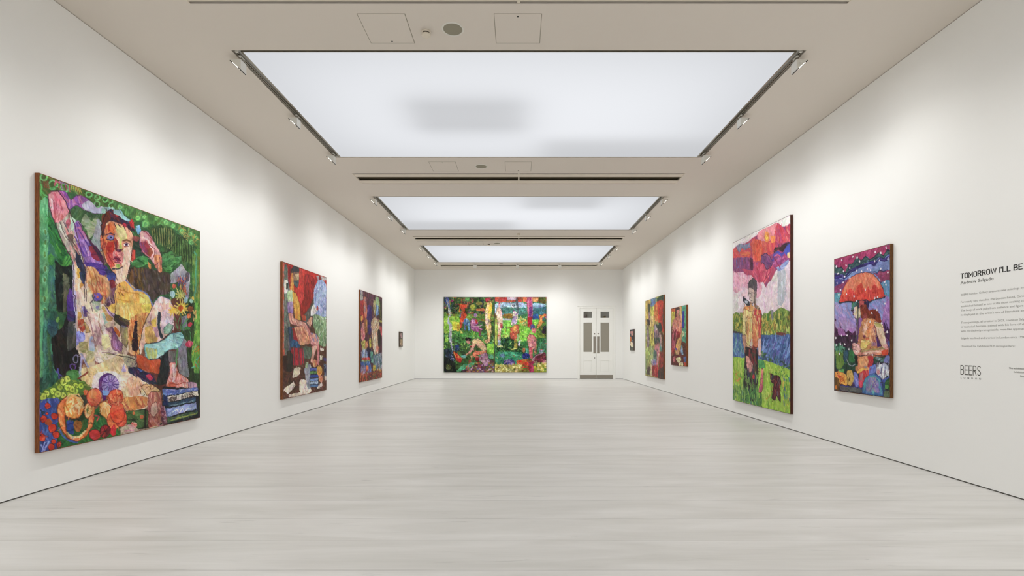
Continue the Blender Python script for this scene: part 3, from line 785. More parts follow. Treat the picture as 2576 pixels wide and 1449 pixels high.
    P('590,1100 700,1080 740,1260 640,1330 600,1250', 'ecdca0 f0e0b8 e8d0a0')
    P('640,1010 760,980 770,1060 740,1080', 'a07088 b888a0')
    P('790,970 880,1080 860,1150 780,1060', 'e07830 f08a40')
    P('740,980 790,1060 840,1180 905,1230 885,1365 760,1320 735,1210 760,1120', 'a06a98 c090b8 7a4a80 8a5a7a 9a6088', a=60, o='5a3a60')
    P('860,990 985,985 1000,1080 960,1290 900,1220 880,1100', '9a8a68 a89a50 8a7a60 b0a060', a=85, o='5a4a38')
    P('985,960 1050,930 1040,1200 1080,1400 1000,1380 975,1200', 'e0a878 dca060 e8b888', a=85)
    P('560,1330 900,1370 950,1440 900,1500 500,1500', 'ecdccc e8d0a8 a89a70 d8c8b0')
    # yellow shoulder and breast
    P('840,380 1000,330 1060,420 1170,480 1190,780 1060,830 980,890 920,830 890,600', 'ecb450 f0c060 e8a848 f0c868 e8b058', a=80)
    P('900,740 1100,730 1150,790 1060,840 960,890', 'ecd070 f0dc90 e0c868')
    P('790,770 900,850 1050,910 960,985 860,980 760,880', '4a4030 2f2a28 6a5a48 5a6a40 383028', a=30)
    P('790,870 920,920 985,980 900,1000', '3a3038 7a2a30 8a8098', a=30)
    D('830,380 960,380 950,500 830,480', '6a3a20 4a2a20', 16, w=.012, l=.02)
    E(1035, 850, 24, 32, 'a04a38 8a3a30', o='5a2a20')
    # ---- view B : head, right background
    VB()
    P('0,110 480,280 1060,480 1060,700 900,620 820,520 700,430 480,400 330,370 230,330 130,280 0,210', '4a7a40 3f6a35 5fa055 6a8a45 58904a 507a3c')
    for x, y, r in ((80, 200, 30), (290, 330, 34), (370, 310, 28), (390, 400, 50), (520, 330, 26), (560, 420, 40), (640, 380, 34), (720, 420, 30), (830, 480, 34), (930, 520, 30), (950, 620, 34), (1010, 560, 24)):
        E(x, y, r, r, '5aa05a 66b060 4f9050'); c.ring(x, y, r*.6, r*.6, '86c86a', .010)
    D('700,380 1040,490 1040,680 880,600', 'b0a050 a88838', 22, w=.016, l=.08)
    P('460,450 560,400 700,440 780,520 870,570 980,700 1010,760 960,980 880,960 850,850 700,760 590,730 550,640 460,540', '3f6434 4a7038 35582c 2f4f2a', a=90)
    for x in range(475, 700, 28): L('%d,%d %d,%d' % (x, 450, x + 8, 600 + (x-475)//2), 'a8a860', .013, .8); L('%d,%d %d,%d' % (x+13, 450, x + 20, 600 + (x-475)//2), '24401f', .012, .8)
    for x in range(720, 1000, 30): L('%d,%d %d,%d' % (x, 520 + (x-720)*6//10, x + 8, 730 + (x-720)*7//10), '7fa050', .013, .7); L('%d,%d %d,%d' % (x+14, 530 + (x-720)*6//10, x + 20, 740 + (x-720)*7//10), '24401f', .012, .8)
    L('590,735 640,745 700,700 740,640|780,520 860,580 890,570', '2a3a24', .016)
    P('985,700 1060,690 1075,1460 1000,1460 960,1100 965,900', '5a8a3a 7a9a45 4a7a40 88a048 3f6a35', a=90)
    L('985,740 1010,770 1005,1200 990,1300', '4f9a80', .03); L('1040,800 1050,1400', 'a8883a', .022, .7)
    P('190,930 420,920 540,960 690,990 705,1240 560,1260 470,1350 400,1240 300,1190 180,1090', '4a3c38 5a4a48 6a5a5c 3a3030 56463c', a=70)
    D('200,940 400,930 380,1160 200,1080', '6a4c24 7a5a30 4a3418', 22, a=80, da=15)
    P('220,770 260,840 330,760 420,790 430,880 330,930 215,905', '4f9a58 3f8a48 60b060 2f6a38', o='2a4a2a')
    P('250,590 340,590 400,760 300,800 250,700', '2a4a38 3a5a48 223a30')
    P('590,750 650,740 720,720 740,790 840,780 820,860 740,910 700,985 630,975 590,880', '4a8a4a 5fa860 3f7a40 2f5f34', o='2a4a2a')
    P('690,1000 770,940 830,870 890,960 935,980 925,1290 890,1345 845,1060 700,1130', '9a9aa4 8a8a98 a8a8b0', a=80); P('880,980 930,970 920,1090 880,1100', '5a5060')
    # raised hand on the right
    P('330,475 430,500 500,620 590,780 592,975 560,985 540,950 490,870 440,800 360,740 315,640', 'e0a0a8 d87078 e8b0b8 e0a8b0 f0c0c0', a=55, o='6a3a48')
    P('320,610 400,610 470,700 445,800 385,740 330,680', 'b84058 a04a80 c84a50 8a5090', a=50)
    P('430,690 470,680 480,760 450,800 420,740', '9a4a38'); L('470,680 500,760 480,820', 'f0b8b8', .03)
    P('490,770 585,770 592,975 560,985 545,940 500,900', 'e08868 ec9a78 d87858', a=80); L('545,870 560,970', 'f8c0a0', .02)
    P('415,840 460,880 462,935 440,938', 'd88850 e09858'); P('260,430 322,410 335,500 300,535', '70a8d0 88b8d8'); P('240,540 330,560 300,605 235,600', '8a4a48 a05050')
    # head
    P('-135,390 -100,270 -30,220 40,230 90,300 150,340 240,430 262,500 180,470 120,420 60,400 -70,470 -120,560 -140,480', '3a2a48 4a2430 6a3048 7a2f2a 2a2038', a=20)
    P('-140,300 -60,240 -20,330 -100,420 -140,560', '6a2a20 7a3426 3f2a2a', a=70)
    P('-85,380 -40,360 60,385 150,425 240,520 240,690 205,900 160,1085 60,1090 20,1020 -20,950 -90,850 -125,700 -110,520', 'e8a080 f0b898 e89070 e8a888', a=75, o='5a3038', ow=.01)
    P('-95,420 -20,370 40,420 20,560 10,700 -10,860 -60,880 -115,720 -110,560', 'e07040 d85030 e88858 c84030 f09060', a=75)
    P('-150,540 -118,520 -95,680 -120,740 -150,640', 'e06848 f07850', o='6a2a28')
    P('20,400 120,440 170,540 160,600 90,600 50,520', 'e0d890 ecd080 d8e090 f0dca0', a=60)
    P('-60,620 0,600 20,700 0,800 -50,760', 'd03028 b82830 e04838'); E(-30, 555, 40, 28, '7a70b0 9a88c0')
    P('-80,750 0,760 20,900 -30,930 -80,840', 'e05848 e87868 d84850'); P('10,560 60,600 52,700 20,720', 'a83848 c04038 80304a')
    P('75,610 108,600 108,720 80,725', 'c8d868 d8d880'); P('120,690 235,650 222,850 160,980 110,900', 'f4c8b0 f0d8c0 ecc0a8', a=80)
    E(165, 645, 34, 26, 'f0d8d0'); E(165, 645, 20, 20, '8a5070 5a4080'); L('125,600 170,590 215,620', '9a6040', .016)
    P('20,700 100,700 90,730 50,745', '6a2a50 4a2a58'); P('0,720 130,745 120,880 60,890 0,840', 'e88890 d86070 f0a0a0'); P('5,800 40,785 85,815 100,850 40,855', 'a82848 6a2a50')
    P('35,880 90,880 80,940 45,925', 'a0b860 88a850'); L('0,940 60,945 120,930', '2a3040', .022)
    P('40,960 200,900 165,1085 145,1140 50,1130 15,1040', 'f0c8b0 e8b8a0 f4d4c0 ecc0b0', a=80)
    P('-100,920 -30,960 40,1010 20,1120 -50,1090 -90,1010', '4a50a0 3a3f80 6a3a7a 2f3560'); P('-50,1070 20,1080 40,1160 -20,1180', '8a2f3a 7a2838')
    P('235,705 275,720 272,820 222,865', 'd85040 c04038', o='6a2a28')
    P('10,250 50,235 78,290 40,312', 'd83048 e84858'); P('190,370 225,330 255,450 212,440', 'c03030 d83a40'); P('120,380 160,400 150,440 110,410', 'b83040')
    P('0,215 100,240 130,300 200,350 232,322 190,375 120,345 70,300 0,262', '8fc8d0 a8d8d8')
    P('50,1125 160,1090 260,1190 380,1220 450,1300 485,1460 30,1460 20,1250', 'f0b050 ecb458 f0a850 e8b468', a=75)
    P('320,1230 440,1270 465,1460 330,1460', 'e0d070 ecd880 d8c060', a=85); D('70,1130 150,1150 150,1260 60,1240', 'f0a088 8a4a30', 14, w=.012, l=.03)
    L('160,1080 200,1120 260,1190 380,1212 440,1280 480,1370', '6a80c8', .022)
    P('485,1460 500,1350 570,1262 700,1312 722,1400 705,1460', 'e0c0c4 ecd4d8 c89aa0 e8ccd0', o='6a70a0')
    # ---- view D : lower right
    VD()
    P('760,0 940,0 955,1250 820,1250 700,700', '2f4a28 25351f 3a5a30 1f2c1c', a=90)
    P('870,0 938,0 945,760 880,760 850,600 880,300', '5a9a40 7ab048 4a8038 8ab850 68a040', a=88); D('880,450 930,450 930,700 870,700', 'd06030 c8b030 58b090', 10, w=.02)
    P('700,430 790,380 800,560 835,810 720,770 700,600', '8a8a94 9a98a4 80808c', a=85); P('740,150 800,130 810,280 750,300', '8a8a98 707080')
    P('500,530 600,510 625,640 595,870 470,900 505,700', '25282c 3a3c40 1c2024 303438', a=85)
    P('-60,60 0,0 410,0 400,90 320,140 200,190 100,150 0,110', 'e8b860 f0cc70 d8a850 f0d488', a=80)
    P('300,20 412,0 395,110 330,110', 'e0cc58 d0c050', a=85)
    P('180,170 260,120 400,90 340,280 300,420 290,540 250,560 180,400', 'd89858 c87040 e0a868 b85830', a=82)
    P('235,190 262,190 275,500 250,530 200,500', '2a1a28 3a2030')
    P('440,0 640,0 662,240 600,330 500,430 350,440 300,565 278,480 330,260', 'e6b8a8 f0ccc0 d8a0a0 ecc8c8 e8b8b0', a=70)
    P('345,260 420,240 500,410 350,440', 'd0a058 d8b068 c8985a', a=60); P('370,200 460,190 505,370 470,375 430,250', 'b88a98 a0788a c898a8'); P('410,200 470,150 470,260 430,260', 'ecc060')
    P('485,90 520,100 503,250 545,385 512,385 480,250', '3a4450 303a48', a=85)
    P('540,80 640,50 665,280 600,320 540,335 512,240', 'dcb8c8 c8b0c0 e8c8d0 b8a8c8', a=70)
    P('548,270 600,220 655,250 620,330 550,335', '8ab8a0 a0c0a8', o='4a7a70')
    P('250,540 350,580 400,620 522,600 505,765 400,745 275,690', 'c85030 b84828 d86040 c05838', a=60)
    P('340,440 480,430 560,390 620,330 740,310 772,370 740,450 690,495 600,500 540,560 480,605 400,612 355,580', '8fc8cc a0d4d4 7ab0b8 b0dcd8 98ccd0', a=20, o='4a7a88')
    P('350,475 490,500 470,600 385,605', 'b8c078 a8c0a0 c0b878', a=75); L('690,330 760,350|690,370 765,385|680,420 740,440|650,330 660,420', '4a7a90', .010)
    P('596,512 685,512 682,640 606,640', '6a6468 7a7478', a=85)
    P('608,640 682,640 705,750 790,800 835,850 825,920 740,922 640,958 582,940 578,870 620,760', 'e09088 f0a8a0 e8c0b8 d87868 e8b0a8', a=70, o='6a3438')
    P('640,660 680,660 680,830 640,830', 'f0d0cc e8c0c0', a=88); P('590,880 640,840 700,880 650,950 590,940', 'd06048 e07858')
    P('810,850 910,860 922,920 830,930', 'b08aa0 c89aa8 e0a0a8', o='5a3a50')
    # book stack
    P('540,900 930,925 955,1245 560,1325', '20242c 2a3038', sm=0)
    P('540,925 700,935 920,915 925,950 570,1005 545,985', '5a70b8 7a90d0 a0b0e0', a=-8, sm=0)
    P('600,1012 925,955 928,1000 605,1066', 'e8dcd0 e0d4c4', a=-10, sm=0); P('548,1000 602,1012 608,1108 555,1100', '28386a 203058', sm=0)
    P('608,1075 905,1020 908,1062 612,1118', '2f4a68 3a5878 284058', a=-10, sm=0)
    P('592,1142 910,1072 918,1140 597,1230', '98a8e0 a8b8ec 8898d8', a=-12, sm=0); P('555,1110 600,1150 600,1245 565,1200', '5a6a9a', sm=0)
    P('600,1242 925,1162 928,1200 606,1290', '5a7a4a 7a8a3a 3a4a50', a=-12, sm=0)
    c.text('HENRI MATISSE', 615, 1060, 890, 1003, 34, '6a5a58', .010)
    L('625,1100 700,1092 760,1078 820,1070 890,1050|640,1108 880,1062', '7fa0b0', .009); L('650,1180 700,1150 720,1190 760,1140 780,1180 830,1130|840,1140 880,1120', 'e8ecf8', .012)
    L('640,1270 720,1240 800,1225 900,1190', 'a8b050', .014)
    # lap
    P('-60,560 120,540 240,600 270,760 420,870 520,940 545,1000 400,1010 380,1140 160,1165 120,1100 -60,960', 'ecd8b8 e8c8a0 f0dcc8 d8a880 e8d0b8', a=25)
    P('170,680 280,690 440,780 485,885 400,880 250,790 175,750', '3a3058 5a4a78 2a2848 7a3a60 28384a', a=25)
    P('350,780 400,765 440,810 410,842', 'c83058 d84870'); P('270,705 335,725 315,745', '4a70c0')
    P('100,560 240,570 265,680 170,700 130,640', 'b8b090 a0a888 c8a8a8 c0b8a0'); D('120,570 250,580 250,690 150,690', '7a6a80 586a60', 18, w=.008, l=.06)
    P('115,640 150,740 100,740', 'b8b0e0')
    P('165,800 300,790 330,900 300,970 260,1020 160,1000', 'e8b090 f0b8a0 e0a078 f0c8b0', a=80)
    P('300,880 440,880 520,940 480,1000 380,1000', 'd8b080 c89860 e0b888', o='6a4a38'); D('290,860 500,920 450,1020 300,1000', '8a5a38 6a3a28', 14, w=.010, l=.06)
    P('90,1030 385,1000 385,1120 165,1162 110,1105', 'd88850 c87040 e09858 b06040 e0a868', a=70)
    P('400,960 530,955 553,1100 525,1320 400,1360 378,1200', 'b06858 a05048 d8a090 8a4040 c88878 b87868', a=75, o='4a2a28')
    P('420,1100 480,1060 500,1180 450,1230 410,1180', 'd8a898 e0b0a0', o='6a3434')
    P('530,1100 575,1120 605,1305 540,1320', '8a4a5a c09098 6a3a50'); D('530,1110 580,1130 590,1300 540,1300', 'd0a0b0 5a2a40', 16, w=.012, l=.025)
    P('155,1162 390,1140 385,1335 200,1375 140,1260', '4a6a3c 3f5a35 5a7a48', o='1c2018'); L('360,1150 355,1350', '1c2018', .03)
    E(240, 1185, 18, 18, 'e07848'); E(320, 1230, 20, 22, 'e07848'); E(242, 1312, 32, 38, 'd86058 f0b0a0'); L('190,1260 290,1250|200,1300 240,1240 275,1290', '1f2c1c', .012)
    P('0,1400 200,1300 300,1370 550,1310 560,1330 20,1440', 'b8a890 d0909a c0b098'); P('120,1170 160,1200 150,1300 110,1310', '4a60a8')
    # flowers
    L('700,300 705,200 735,110|720,300 740,200 735,120|705,500 690,560 680,690|700,280 660,140|750,280 800,250 840,330 835,400|740,270 790,200 830,150|735,290 800,160', '4f9a58', .014)
    P('760,270 820,240 850,300 820,280 780,290', '3f7a40'); P('690,480 710,490 690,690 675,680', '5a9a60')
    E(735, 55, 48, 50, 'e8c040 f0d850'); c.rays(735, 55, 78, 74, 14, 'f4d850 e8c040 fae480', .022); E(730, 55, 25, 30, 'e06a28 d05820')
    E(645, 90, 30, 30, 'e0b040'); c.rays(645, 90, 50, 55, 9, 'ecc850 e0b040', .022)
    E(835, 65, 28, 32, 'a06030 8a4a28', o='4a2a1c'); E(820, 138, 22, 26, 'e06838 e88050'); E(835, 230, 22, 26, 'c83848'); E(825, 440, 46, 38, 'b8385a d05a70 9a2f50')
    D('850,100 900,90 900,190 860,180', 'c8b060 d88848', 8, w=.02, l=.06)
    V(280, 480, 4.829)
    D('770,1030 880,1050 900,1250 800,1160', '4a40a0 e06838 3a3080 e88848 c85030', 60, w=.014, l=.05, a=70, da=30)
    E(745, 1150, 26, 28, 'c05040 e08858 a84038'); E(728, 1245, 28, 42, 'a8c8c8 90b8c0'); E(885, 1320, 26, 40, 'a8d0d0 90c0b8'); E(950, 1330, 22, 26, '90b8a8'); E(976, 1290, 18, 20, 'e0c050')
    L('800,1230 770,1170|820,1240 820,1130|700,1300 690,1400', 'd8d070', .016)
    c.rays(820, 1260, 55, 62, 11, 'ecdc70 f0e890 d8d068', .024); E(820, 1265, 12, 14, 'c8a840')
    # ---- view C : fruit
    VC()
    P('60,0 260,0 275,600 250,700 100,960 60,960', '2f5a50 3f7a60 245040 3a7858 2a4c48', a=90)
    L('85,0 90,400 95,640', '62b078', .035); L('130,100 125,500 120,700', '4a8878', .03); L('160,200 175,600', '3a6038', .03)
    P('190,250 300,150 345,0 420,0 425,350 470,450 475,580 330,605 255,650 205,560', '1c1c1c 2a2420 141414 332c2c 241c18', a=85)
    P('335,0 420,0 412,110 345,100', '4a3068 3a3a70'); P('345,100 422,100 432,340 380,385 342,400', '4a4a48 5a5858 404040', a=88)
    P('150,80 235,90 255,200 205,262 150,200', '2f5560 28484f'); E(248, 80, 16, 30, '6fa048')
    c.ring(425, 470, 22, 40, '8a80a8', .012); c.ring(398, 552, 26, 30, '6a4aa0', .014); L('245,570 262,680|230,600 280,640', '5a50a8', .018)
    P('325,590 400,570 462,590 462,705 340,690', '4f8a48 3f7a40 5a9a50')
    P('470,560 600,540 862,430 870,790 560,765 490,720', 'e8cc98 e0c088 ecd8b0 dcb880', a=70)
    L('480,460 470,560 475,650', 'a8b0d8', .03); P('520,380 600,400 620,540 540,560', 'c8b890 d8b880 b8a878'); L('480,430 545,550', '9aa0cc', .03)
    P('575,770 590,650 650,600 800,590 870,640 870,840 720,820', 'ecdcdc e8d0d0 f0e4e0', a=40); L('455,660 500,640 540,602', '8a3028', .022)
    E(748, 725, 102, 112, '5a2a78 6a3a88 7a3f80'); E(768, 728, 84, 98, 'a890d0 9880c8 b8a0d8')
    c.rays(768, 720, 84, 98, 13, '5a3a90 4a3080', .010); P('690,800 740,810 730,880 700,890', '5a2070'); P('690,780 760,800 750,840 700,830', '7a98e0')
    P('90,800 200,740 300,640 400,680 520,690 580,760 480,840 380,800 250,900 140,900', '5a7a3a 7a9a40 48682f 8aac48', a=40)
    for x, y in ((140, 820), (110, 850), (205, 790), (230, 850), (270, 750), (300, 700), (340, 665), (340, 750), (370, 820), (425, 740), (480, 740), (420, 790), (300, 830), (250, 820), (390, 770)):
        E(x, y, 33, 36, 'b8d050 a8c040 c8dc60', o='55702c'); E(x + 5, y, 9, 10, '7a8a38')
    P('60,880 260,850 310,1000 275,1200 255,1380 60,1410', '3a4a98 4a60b0 2f3f80 5a70c8 40508a', a=80)
    L('100,1390 130,1300|120,1390 165,1290|90,1320 120,1380', '98a8e8', .016)
    P('250,1060 500,1100 700,900 870,1000 870,1270 500,1340 255,1400', '2f6a35 3a7a3a 244f28 3f8040 2a5530')
    for x, y, r in ((155, 930, 30), (112, 1065, 34), (222, 1035, 32), (200, 1155, 40), (240, 1222, 36), (108, 1250, 33), (190, 1345, 32), (212, 1290, 24), (268, 1320, 26), (150, 1010, 14), (90, 1210, 14)):
        E(x, y, r, r*1.05, 'd83a2a e04030 e85040', o='6a1f24', ow=.006)
    E(165, 1100, 34, 34, 'b85028 a04a30'); P('80,960 140,1000 90,1040', '2a3f5a')
    P('330,1080 415,1085 410,1235 350,1205', '3a50a0 5a80c8 2f4088'); E(452, 1140, 42, 62, 'a0602a b87838 885024'); P('495,1080 550,1080 540,1170 490,1210', '2f5a2a 7a6a30'); P('470,1040 520,1000 545,1060 480,1075', '1f4020')
    P('262,905 335,830 330,960 322,1080 342,1200 400,1258 470,1250 540,1180 562,1060 520,950 590,905 615,960 612,1060 590,1160 520,1255 440,1295 370,1275 300,1195 262,1080 252,980', 'f08048 ec7040 f49058 e86838 f8a068', a=80, o='7a3a28')
    E(410, 950, 98, 116, 'f09a48 f4b060 e88838 f0c070 f8cc88', a=70, o='b05828'); D('330,890 480,880 480,1020 350,1040', 'e87838 f8dc98', 26, w=.02, l=.07); L('340,860 410,830 470,870', 'f8b870', .03)
    L('345,1210 400,1262 470,1250 530,1190', 'f8d8a0', .022); L('262,1150 300,1230 370,1290 450,1305', '5060c0', .016)
    E(553, 985, 40, 72, 'f0c080 ecb060 f4cc98', o='c06030'); E(545, 975, 12, 34, '6a7a48')
    E(530, 805, 26, 30, 'e06838 f09070'); E(610, 850, 76, 92, 'e86848 f08050 e05040 ec7858', o='8a3030'); E(590, 820, 40, 50, 'e88a50 f0a068', d=.6)
    P('660,920 720,890 795,950 760,1060 730,1080 670,1010', 'f0a858 f4b868 ec9848', o='8a4a28'); L('700,910 680,1000|705,905 710,1040|712,903 745,1050|718,905 775,1010|722,910 785,960', 'f8d8a0', .010)
    P('740,850 800,780 870,800 870,940 800,960 750,920', 'e06040 d84838 e87850', o='7a2a28'); E(800, 1090, 66, 86, 'f07040 e85838 f48a50', o='8a3030')
    E(872, 1060, 60, 90, 'e05038 e86848', o='8a3030')
    P('610,1020 680,1040 660,1080 620,1060', '2f6a38'); L('620,1030 665,1050 640,1090', 'd84050', .016)
    E(620, 1230, 58, 50, 'd83838 e04848', o='7a2028'); E(718, 1190, 52, 64, '8a2a30 b03030 6a2428', o='4a1a20'); E(800, 1190, 30, 50, 'd83038 c02838')
    L('700,1150 740,1230|680,1200 760,1180|690,1230 750,1150', '4a1a20', .010)
    VD()
    E(45, 1020, 78, 100, 'e06040 f07848 e87050', o='8a3030'); E(60, 1180, 80, 120, 'e85838 f06a40 e04830', o='8a3030'); E(20, 1370, 30, 60, 'd83038')
    D('-20,950 100,950 100,1100 0,1080', 'b83028 f09868', 16, w=.012, l=.07)
    c.drybrush(1500); c.scumble(4500)
    VA()
    L('150,285 165,400 190,490 232,600 285,730 400,960|372,440 420,600 470,790 525,1010 545,1350|405,960 408,1280 430,1300 432,1449|190,248 250,245 310,320 372,440|460,560 560,740 660,880 725,1010', '4a2838', .011)
    L('345,690 400,760 450,830 480,900|270,560 330,700 400,800|300,545 360,660', '5a4a50', .012); L('235,345 225,560|290,420 250,540', 'b85868', .010)
    L('420,700 500,860 540,990|450,620 500,700 560,800', '5a3890', .014); L('600,1010 650,1150 640,1280|560,1020 600,1180 620,1300|700,1120 690,1250', 'a85c38', .013)
    VB()
    L('-110,540 -125,700 -90,850 -30,940 20,1000 60,1090|240,520 240,690 205,900 165,1085', '4a2430', .010)
    L('-75,520 -30,505 15,530|-70,580 -30,590 5,575', '3a2a58', .013); E(-30, 552, 26, 15, '9a88c8 b8a8d8', d=.4); E(-28, 553, 12, 12, '28408a'); E(-26, 555, 7, 7, '101828')
    L('120,600 165,585 215,612', '8a5838', .016); E(165, 645, 30, 22, 'f0dcd4', d=.3); E(166, 646, 18, 18, '6a4878'); E(166, 646, 7, 8, '181020'); L('130,640 165,620 205,645|140,668 190,668', '7a3a40', .008)
    L('90,560 100,650 108,720', 'd0d870', .014); L('40,600 30,690 50,735 90,730 115,700', '7a2838', .012); L('5,830 40,815 60,822 100,850|20,860 80,862', '5a1830', .010)
    L('-60,760 -20,850 20,900|-90,620 -70,760', 'a02828', .012); P('-60,600 -10,640 -5,740 -50,760 -85,680', 'd03828 b82820', d=.5)
    P('60,420 130,440 160,520 110,560 70,510', 'ecdc98 f0e4a8', d=.6); L('60,400 100,450|120,410 140,470|170,440 190,500|20,400 40,450', '3a2038', .012)
    L('350,480 420,520 480,600|430,640 500,700 500,770 470,830|500,900 540,860 545,960|560,800 575,900', '7a3040', .010); L('360,560 420,600 470,660', 'f4d4d4', .022)
    L('80,1180 180,1220 300,1240 380,1300|60,1300 200,1340', 'c88838', .014); L('-120,560 -140,420 -90,280', '2a1418', .016)
    V(150, 650, 5.795)
    L('350,250 345,420 350,600|790,480 800,640 780,800 860,900 1010,930|620,640 700,760 800,880|500,540 440,640 470,760', '4a3440', .010)
    L('380,780 430,900 470,1060 500,1300|640,960 740,1080 760,1280 880,1360|600,1360 900,1370', '9a7078', .012)
    L('240,860 240,1040|300,680 345,860|560,800 560,960 620,1080', 'a8785a', .012)
    VD()
    c.text('HENRI MATISSE', 612, 1063, 895, 1004, 36, '5a4a48', .010)
    L('440,0 330,260 280,480 300,560|660,240 600,340 500,420 350,440|580,870 620,760 608,640|400,610 480,600 540,560|0,545 240,600 270,760|270,760 420,870 520,940 550,1100', '3a2830', .010)
    L('620,860 700,880 790,860|640,700 650,820|700,740 690,820', 'b04838', .012); L('800,860 800,920|840,855 845,925|880,860 885,920', '5a3a50', .008)
    VC()
    L('335,830 262,905 252,980 262,1080 300,1195 370,1275 440,1295 520,1255 590,1160 612,1060', '8a3020', .008); L('320,860 360,820 460,820 505,900', 'f8c880', .012)
    return c
hang(paint_bather(), 'painting', 'largest left-wall painting, reclining nude with raised arm above oranges and flowers', 'painting', 'L', 5.025, ZB, 0.048, W_oak)
# ------------------------------------------------------------------ right wall: figure in a field, figure under an umbrella
def paint_field():
    c = Canvas(2.38, 3.55, 0.0088, 0.0064, [(1843, 611.5), (1988.6, 541.5), (1988.4, 1040), (1843.4, 1006.5)], 21)
    P, L, E, D, V = c.P, c.L, c.E, c.D, c.V
    c.dw, c.dl = 0.04, 0.17; c.mot = .055; c.sat = .86
    V(1830, 520, 5.178)
    P('60,460 830,80 830,1460 60,1460', 'e4ccd8 e8d4dc dcc0d0 ecdce0 e0ccd8', a=80, sm=0)
    P('60,840 170,850 300,900 420,960 460,1040 440,1140 390,1200 260,1060 180,1080 120,1130 70,1100', 'e0a0b8 e8b0c0 dc90a8 e4bccc', a=60)
    P('560,900 640,880 660,960 600,980 540,960', 'd4ccc8 e0d8d4'); P('150,1050 260,1060 250,1200 190,1180', 'e8c0d0 e0d0dc')
    P('650,830 760,800 760,1200 700,1300 660,1280', 'b8bcc8 c8ccd4 a8acbc c4c0d0', a=88); L('700,840 690,1250|740,840 720,1240|660,860 680,1100', 'a0a8a8', .02, .6)
    P('60,1180 130,1150 140,1340 60,1400', 'd0ccc8 dcd8d8')
    P('60,480 830,100 830,270 770,300 730,290 690,240 640,215 600,240 390,340 320,400 250,440 150,480 70,540', 'eee8e6 e8e0e0 f0ecea', a=-20)
    P('60,560 150,500 250,470 340,400 600,230 650,200 720,260 835,220 835,690 760,760 690,790 620,850 570,960 530,1000 500,1060 470,980 400,990 340,900 240,890 200,850 60,860', 'b84868 a84068 c05070 904080 c84858', a=75)
    P('395,330 600,235 650,210 640,400 560,450 440,450 390,420', 'e88a98 ec98a0 e47888 f0a8a8', a=60)
    P('640,230 700,240 760,310 825,230 825,450 740,470 640,470 600,400', 'd84858 e06070 c83c50 e08080 c05078', a=70)
    P('70,540 130,560 200,540 280,520 340,410 400,430 440,450 560,450 640,460 600,600 560,640 430,700 350,720 240,680 70,680', 'd85050 e06058 c84058 e07060 b84868 d84848', a=70)
    P('350,420 430,440 470,560 440,700 360,720 330,560', 'e05840 d84838 e87050', a=85); P('130,570 300,560 300,640 200,660', 'e05848 d04a60 e88058')
    P('110,510 170,480 220,500 290,470 300,530 230,550 190,530 150,600 120,550', '8088a8 9098b0 a088a8'); L('110,520 150,600 190,530 230,560 300,520', '7078a0', .022)
    P('560,380 630,380 620,470 570,480', 'ec8848 e87848')
    E(515, 395, 36, 70, 'e89048 e8a058 d87840', d=.8); E(512, 400, 16, 34, 'f4c848 f8d860')
    P('70,670 240,660 330,660 340,830 200,850 70,850', '8a4a80 9a5088 703a68 a04a70 6a4a88', a=85); L('110,700 120,800|150,690 140,790', '6068b0', .03)
    P('285,660 330,680 332,830 300,830', '5a2040 4a1838')
    P('340,800 420,720 540,760 620,740 560,850 530,930 490,1005 430,940 380,970 310,900', 'd04868 c83c58 dc5878 c05070 e06878', a=70)
    P('180,800 320,840 330,890 240,880', 'c04868 b04068')
    P('440,640 500,600 560,650 600,720 560,800 510,830 470,740 440,740', '804878 6a3a70 904a80 a05a88 7a5088', o='4a2850')
    P('600,640 640,590 760,600 820,590 820,660 760,740 680,760 620,760 590,800 590,700', 'a04080 b85090 c05878 8a4888 c868a0', a=-20)
    P('600,580 620,530 700,520 740,480 820,460 820,500 760,540 720,600 660,560 610,640', '4a2a30 382028 5a3038 3a2840', a=-20)
    L('595,700 610,620 650,595 710,630 740,600 770,540 815,495', '4a50b8', .05); P('760,540 815,480 815,590 780,640 745,600', '5058c0 6068d0 7a70c8')
    P('780,610 815,590 815,670 785,670', 'f0d080 f4e0a0'); P('640,790 690,770 800,690 800,740 730,820 660,840', '90a8d8 a8b8e0 7890c8')
    L('600,650 690,800|540,760 560,850 470,980|520,840 500,930', '9a2a50', .02)
    # trees on the horizon
    P('60,1400 120,1380 200,1400 440,1460 60,1480', '5a7a3a 8a9a48'); P('440,1440 480,1380 520,1400 560,1350 600,1380 700,1310 760,1340 825,1370 825,1480 440,1480', '6a8a3c 88a048 587838 a0a850')
    V(1830, 780, 5.175)
    P('50,310 850,320 850,790 50,650', '4a68a0 3a5890', sm=0); P('50,610 850,760 850,1390 50,1200', '98c040 88b840 7aa83c', a=88, sm=0)
    P('60,60 110,30 190,40 440,120 500,80 540,50 560,110 640,60 680,40 760,60 825,20 825,340 60,310', '6a8838 8aa044 587430 a8a848 7a9440 9aac50 486428', a=85)
    D('440,80 825,40 825,300 440,300', 'c8b850 a8c058 486030 b89040 d0c870 5a4a30', 90, w=.035, l=.10, a=85, da=40); D('60,60 190,60 190,300 60,300', 'c0b048 a08838 486030 c8c060', 40, w=.035, l=.10)
    P('510,60 530,50 550,130 520,150', '508840'); P('570,0 600,0 600,130 575,120', '8a8890 9a98a0'); L('715,20 730,130|690,40 695,120', '3f6030', .03)
    P('640,290 760,300 760,335 650,330', '7a3a38 a05a38 5a2a30'); P('60,270 160,290 200,320 60,320', '4a3a48 384058')
    P('60,300 200,310 440,330 560,320 825,340 825,775 660,720 480,660 60,630', '4a68a0 5878b0 3a5890 6888c0 4a7098 3f5a98', a=60)
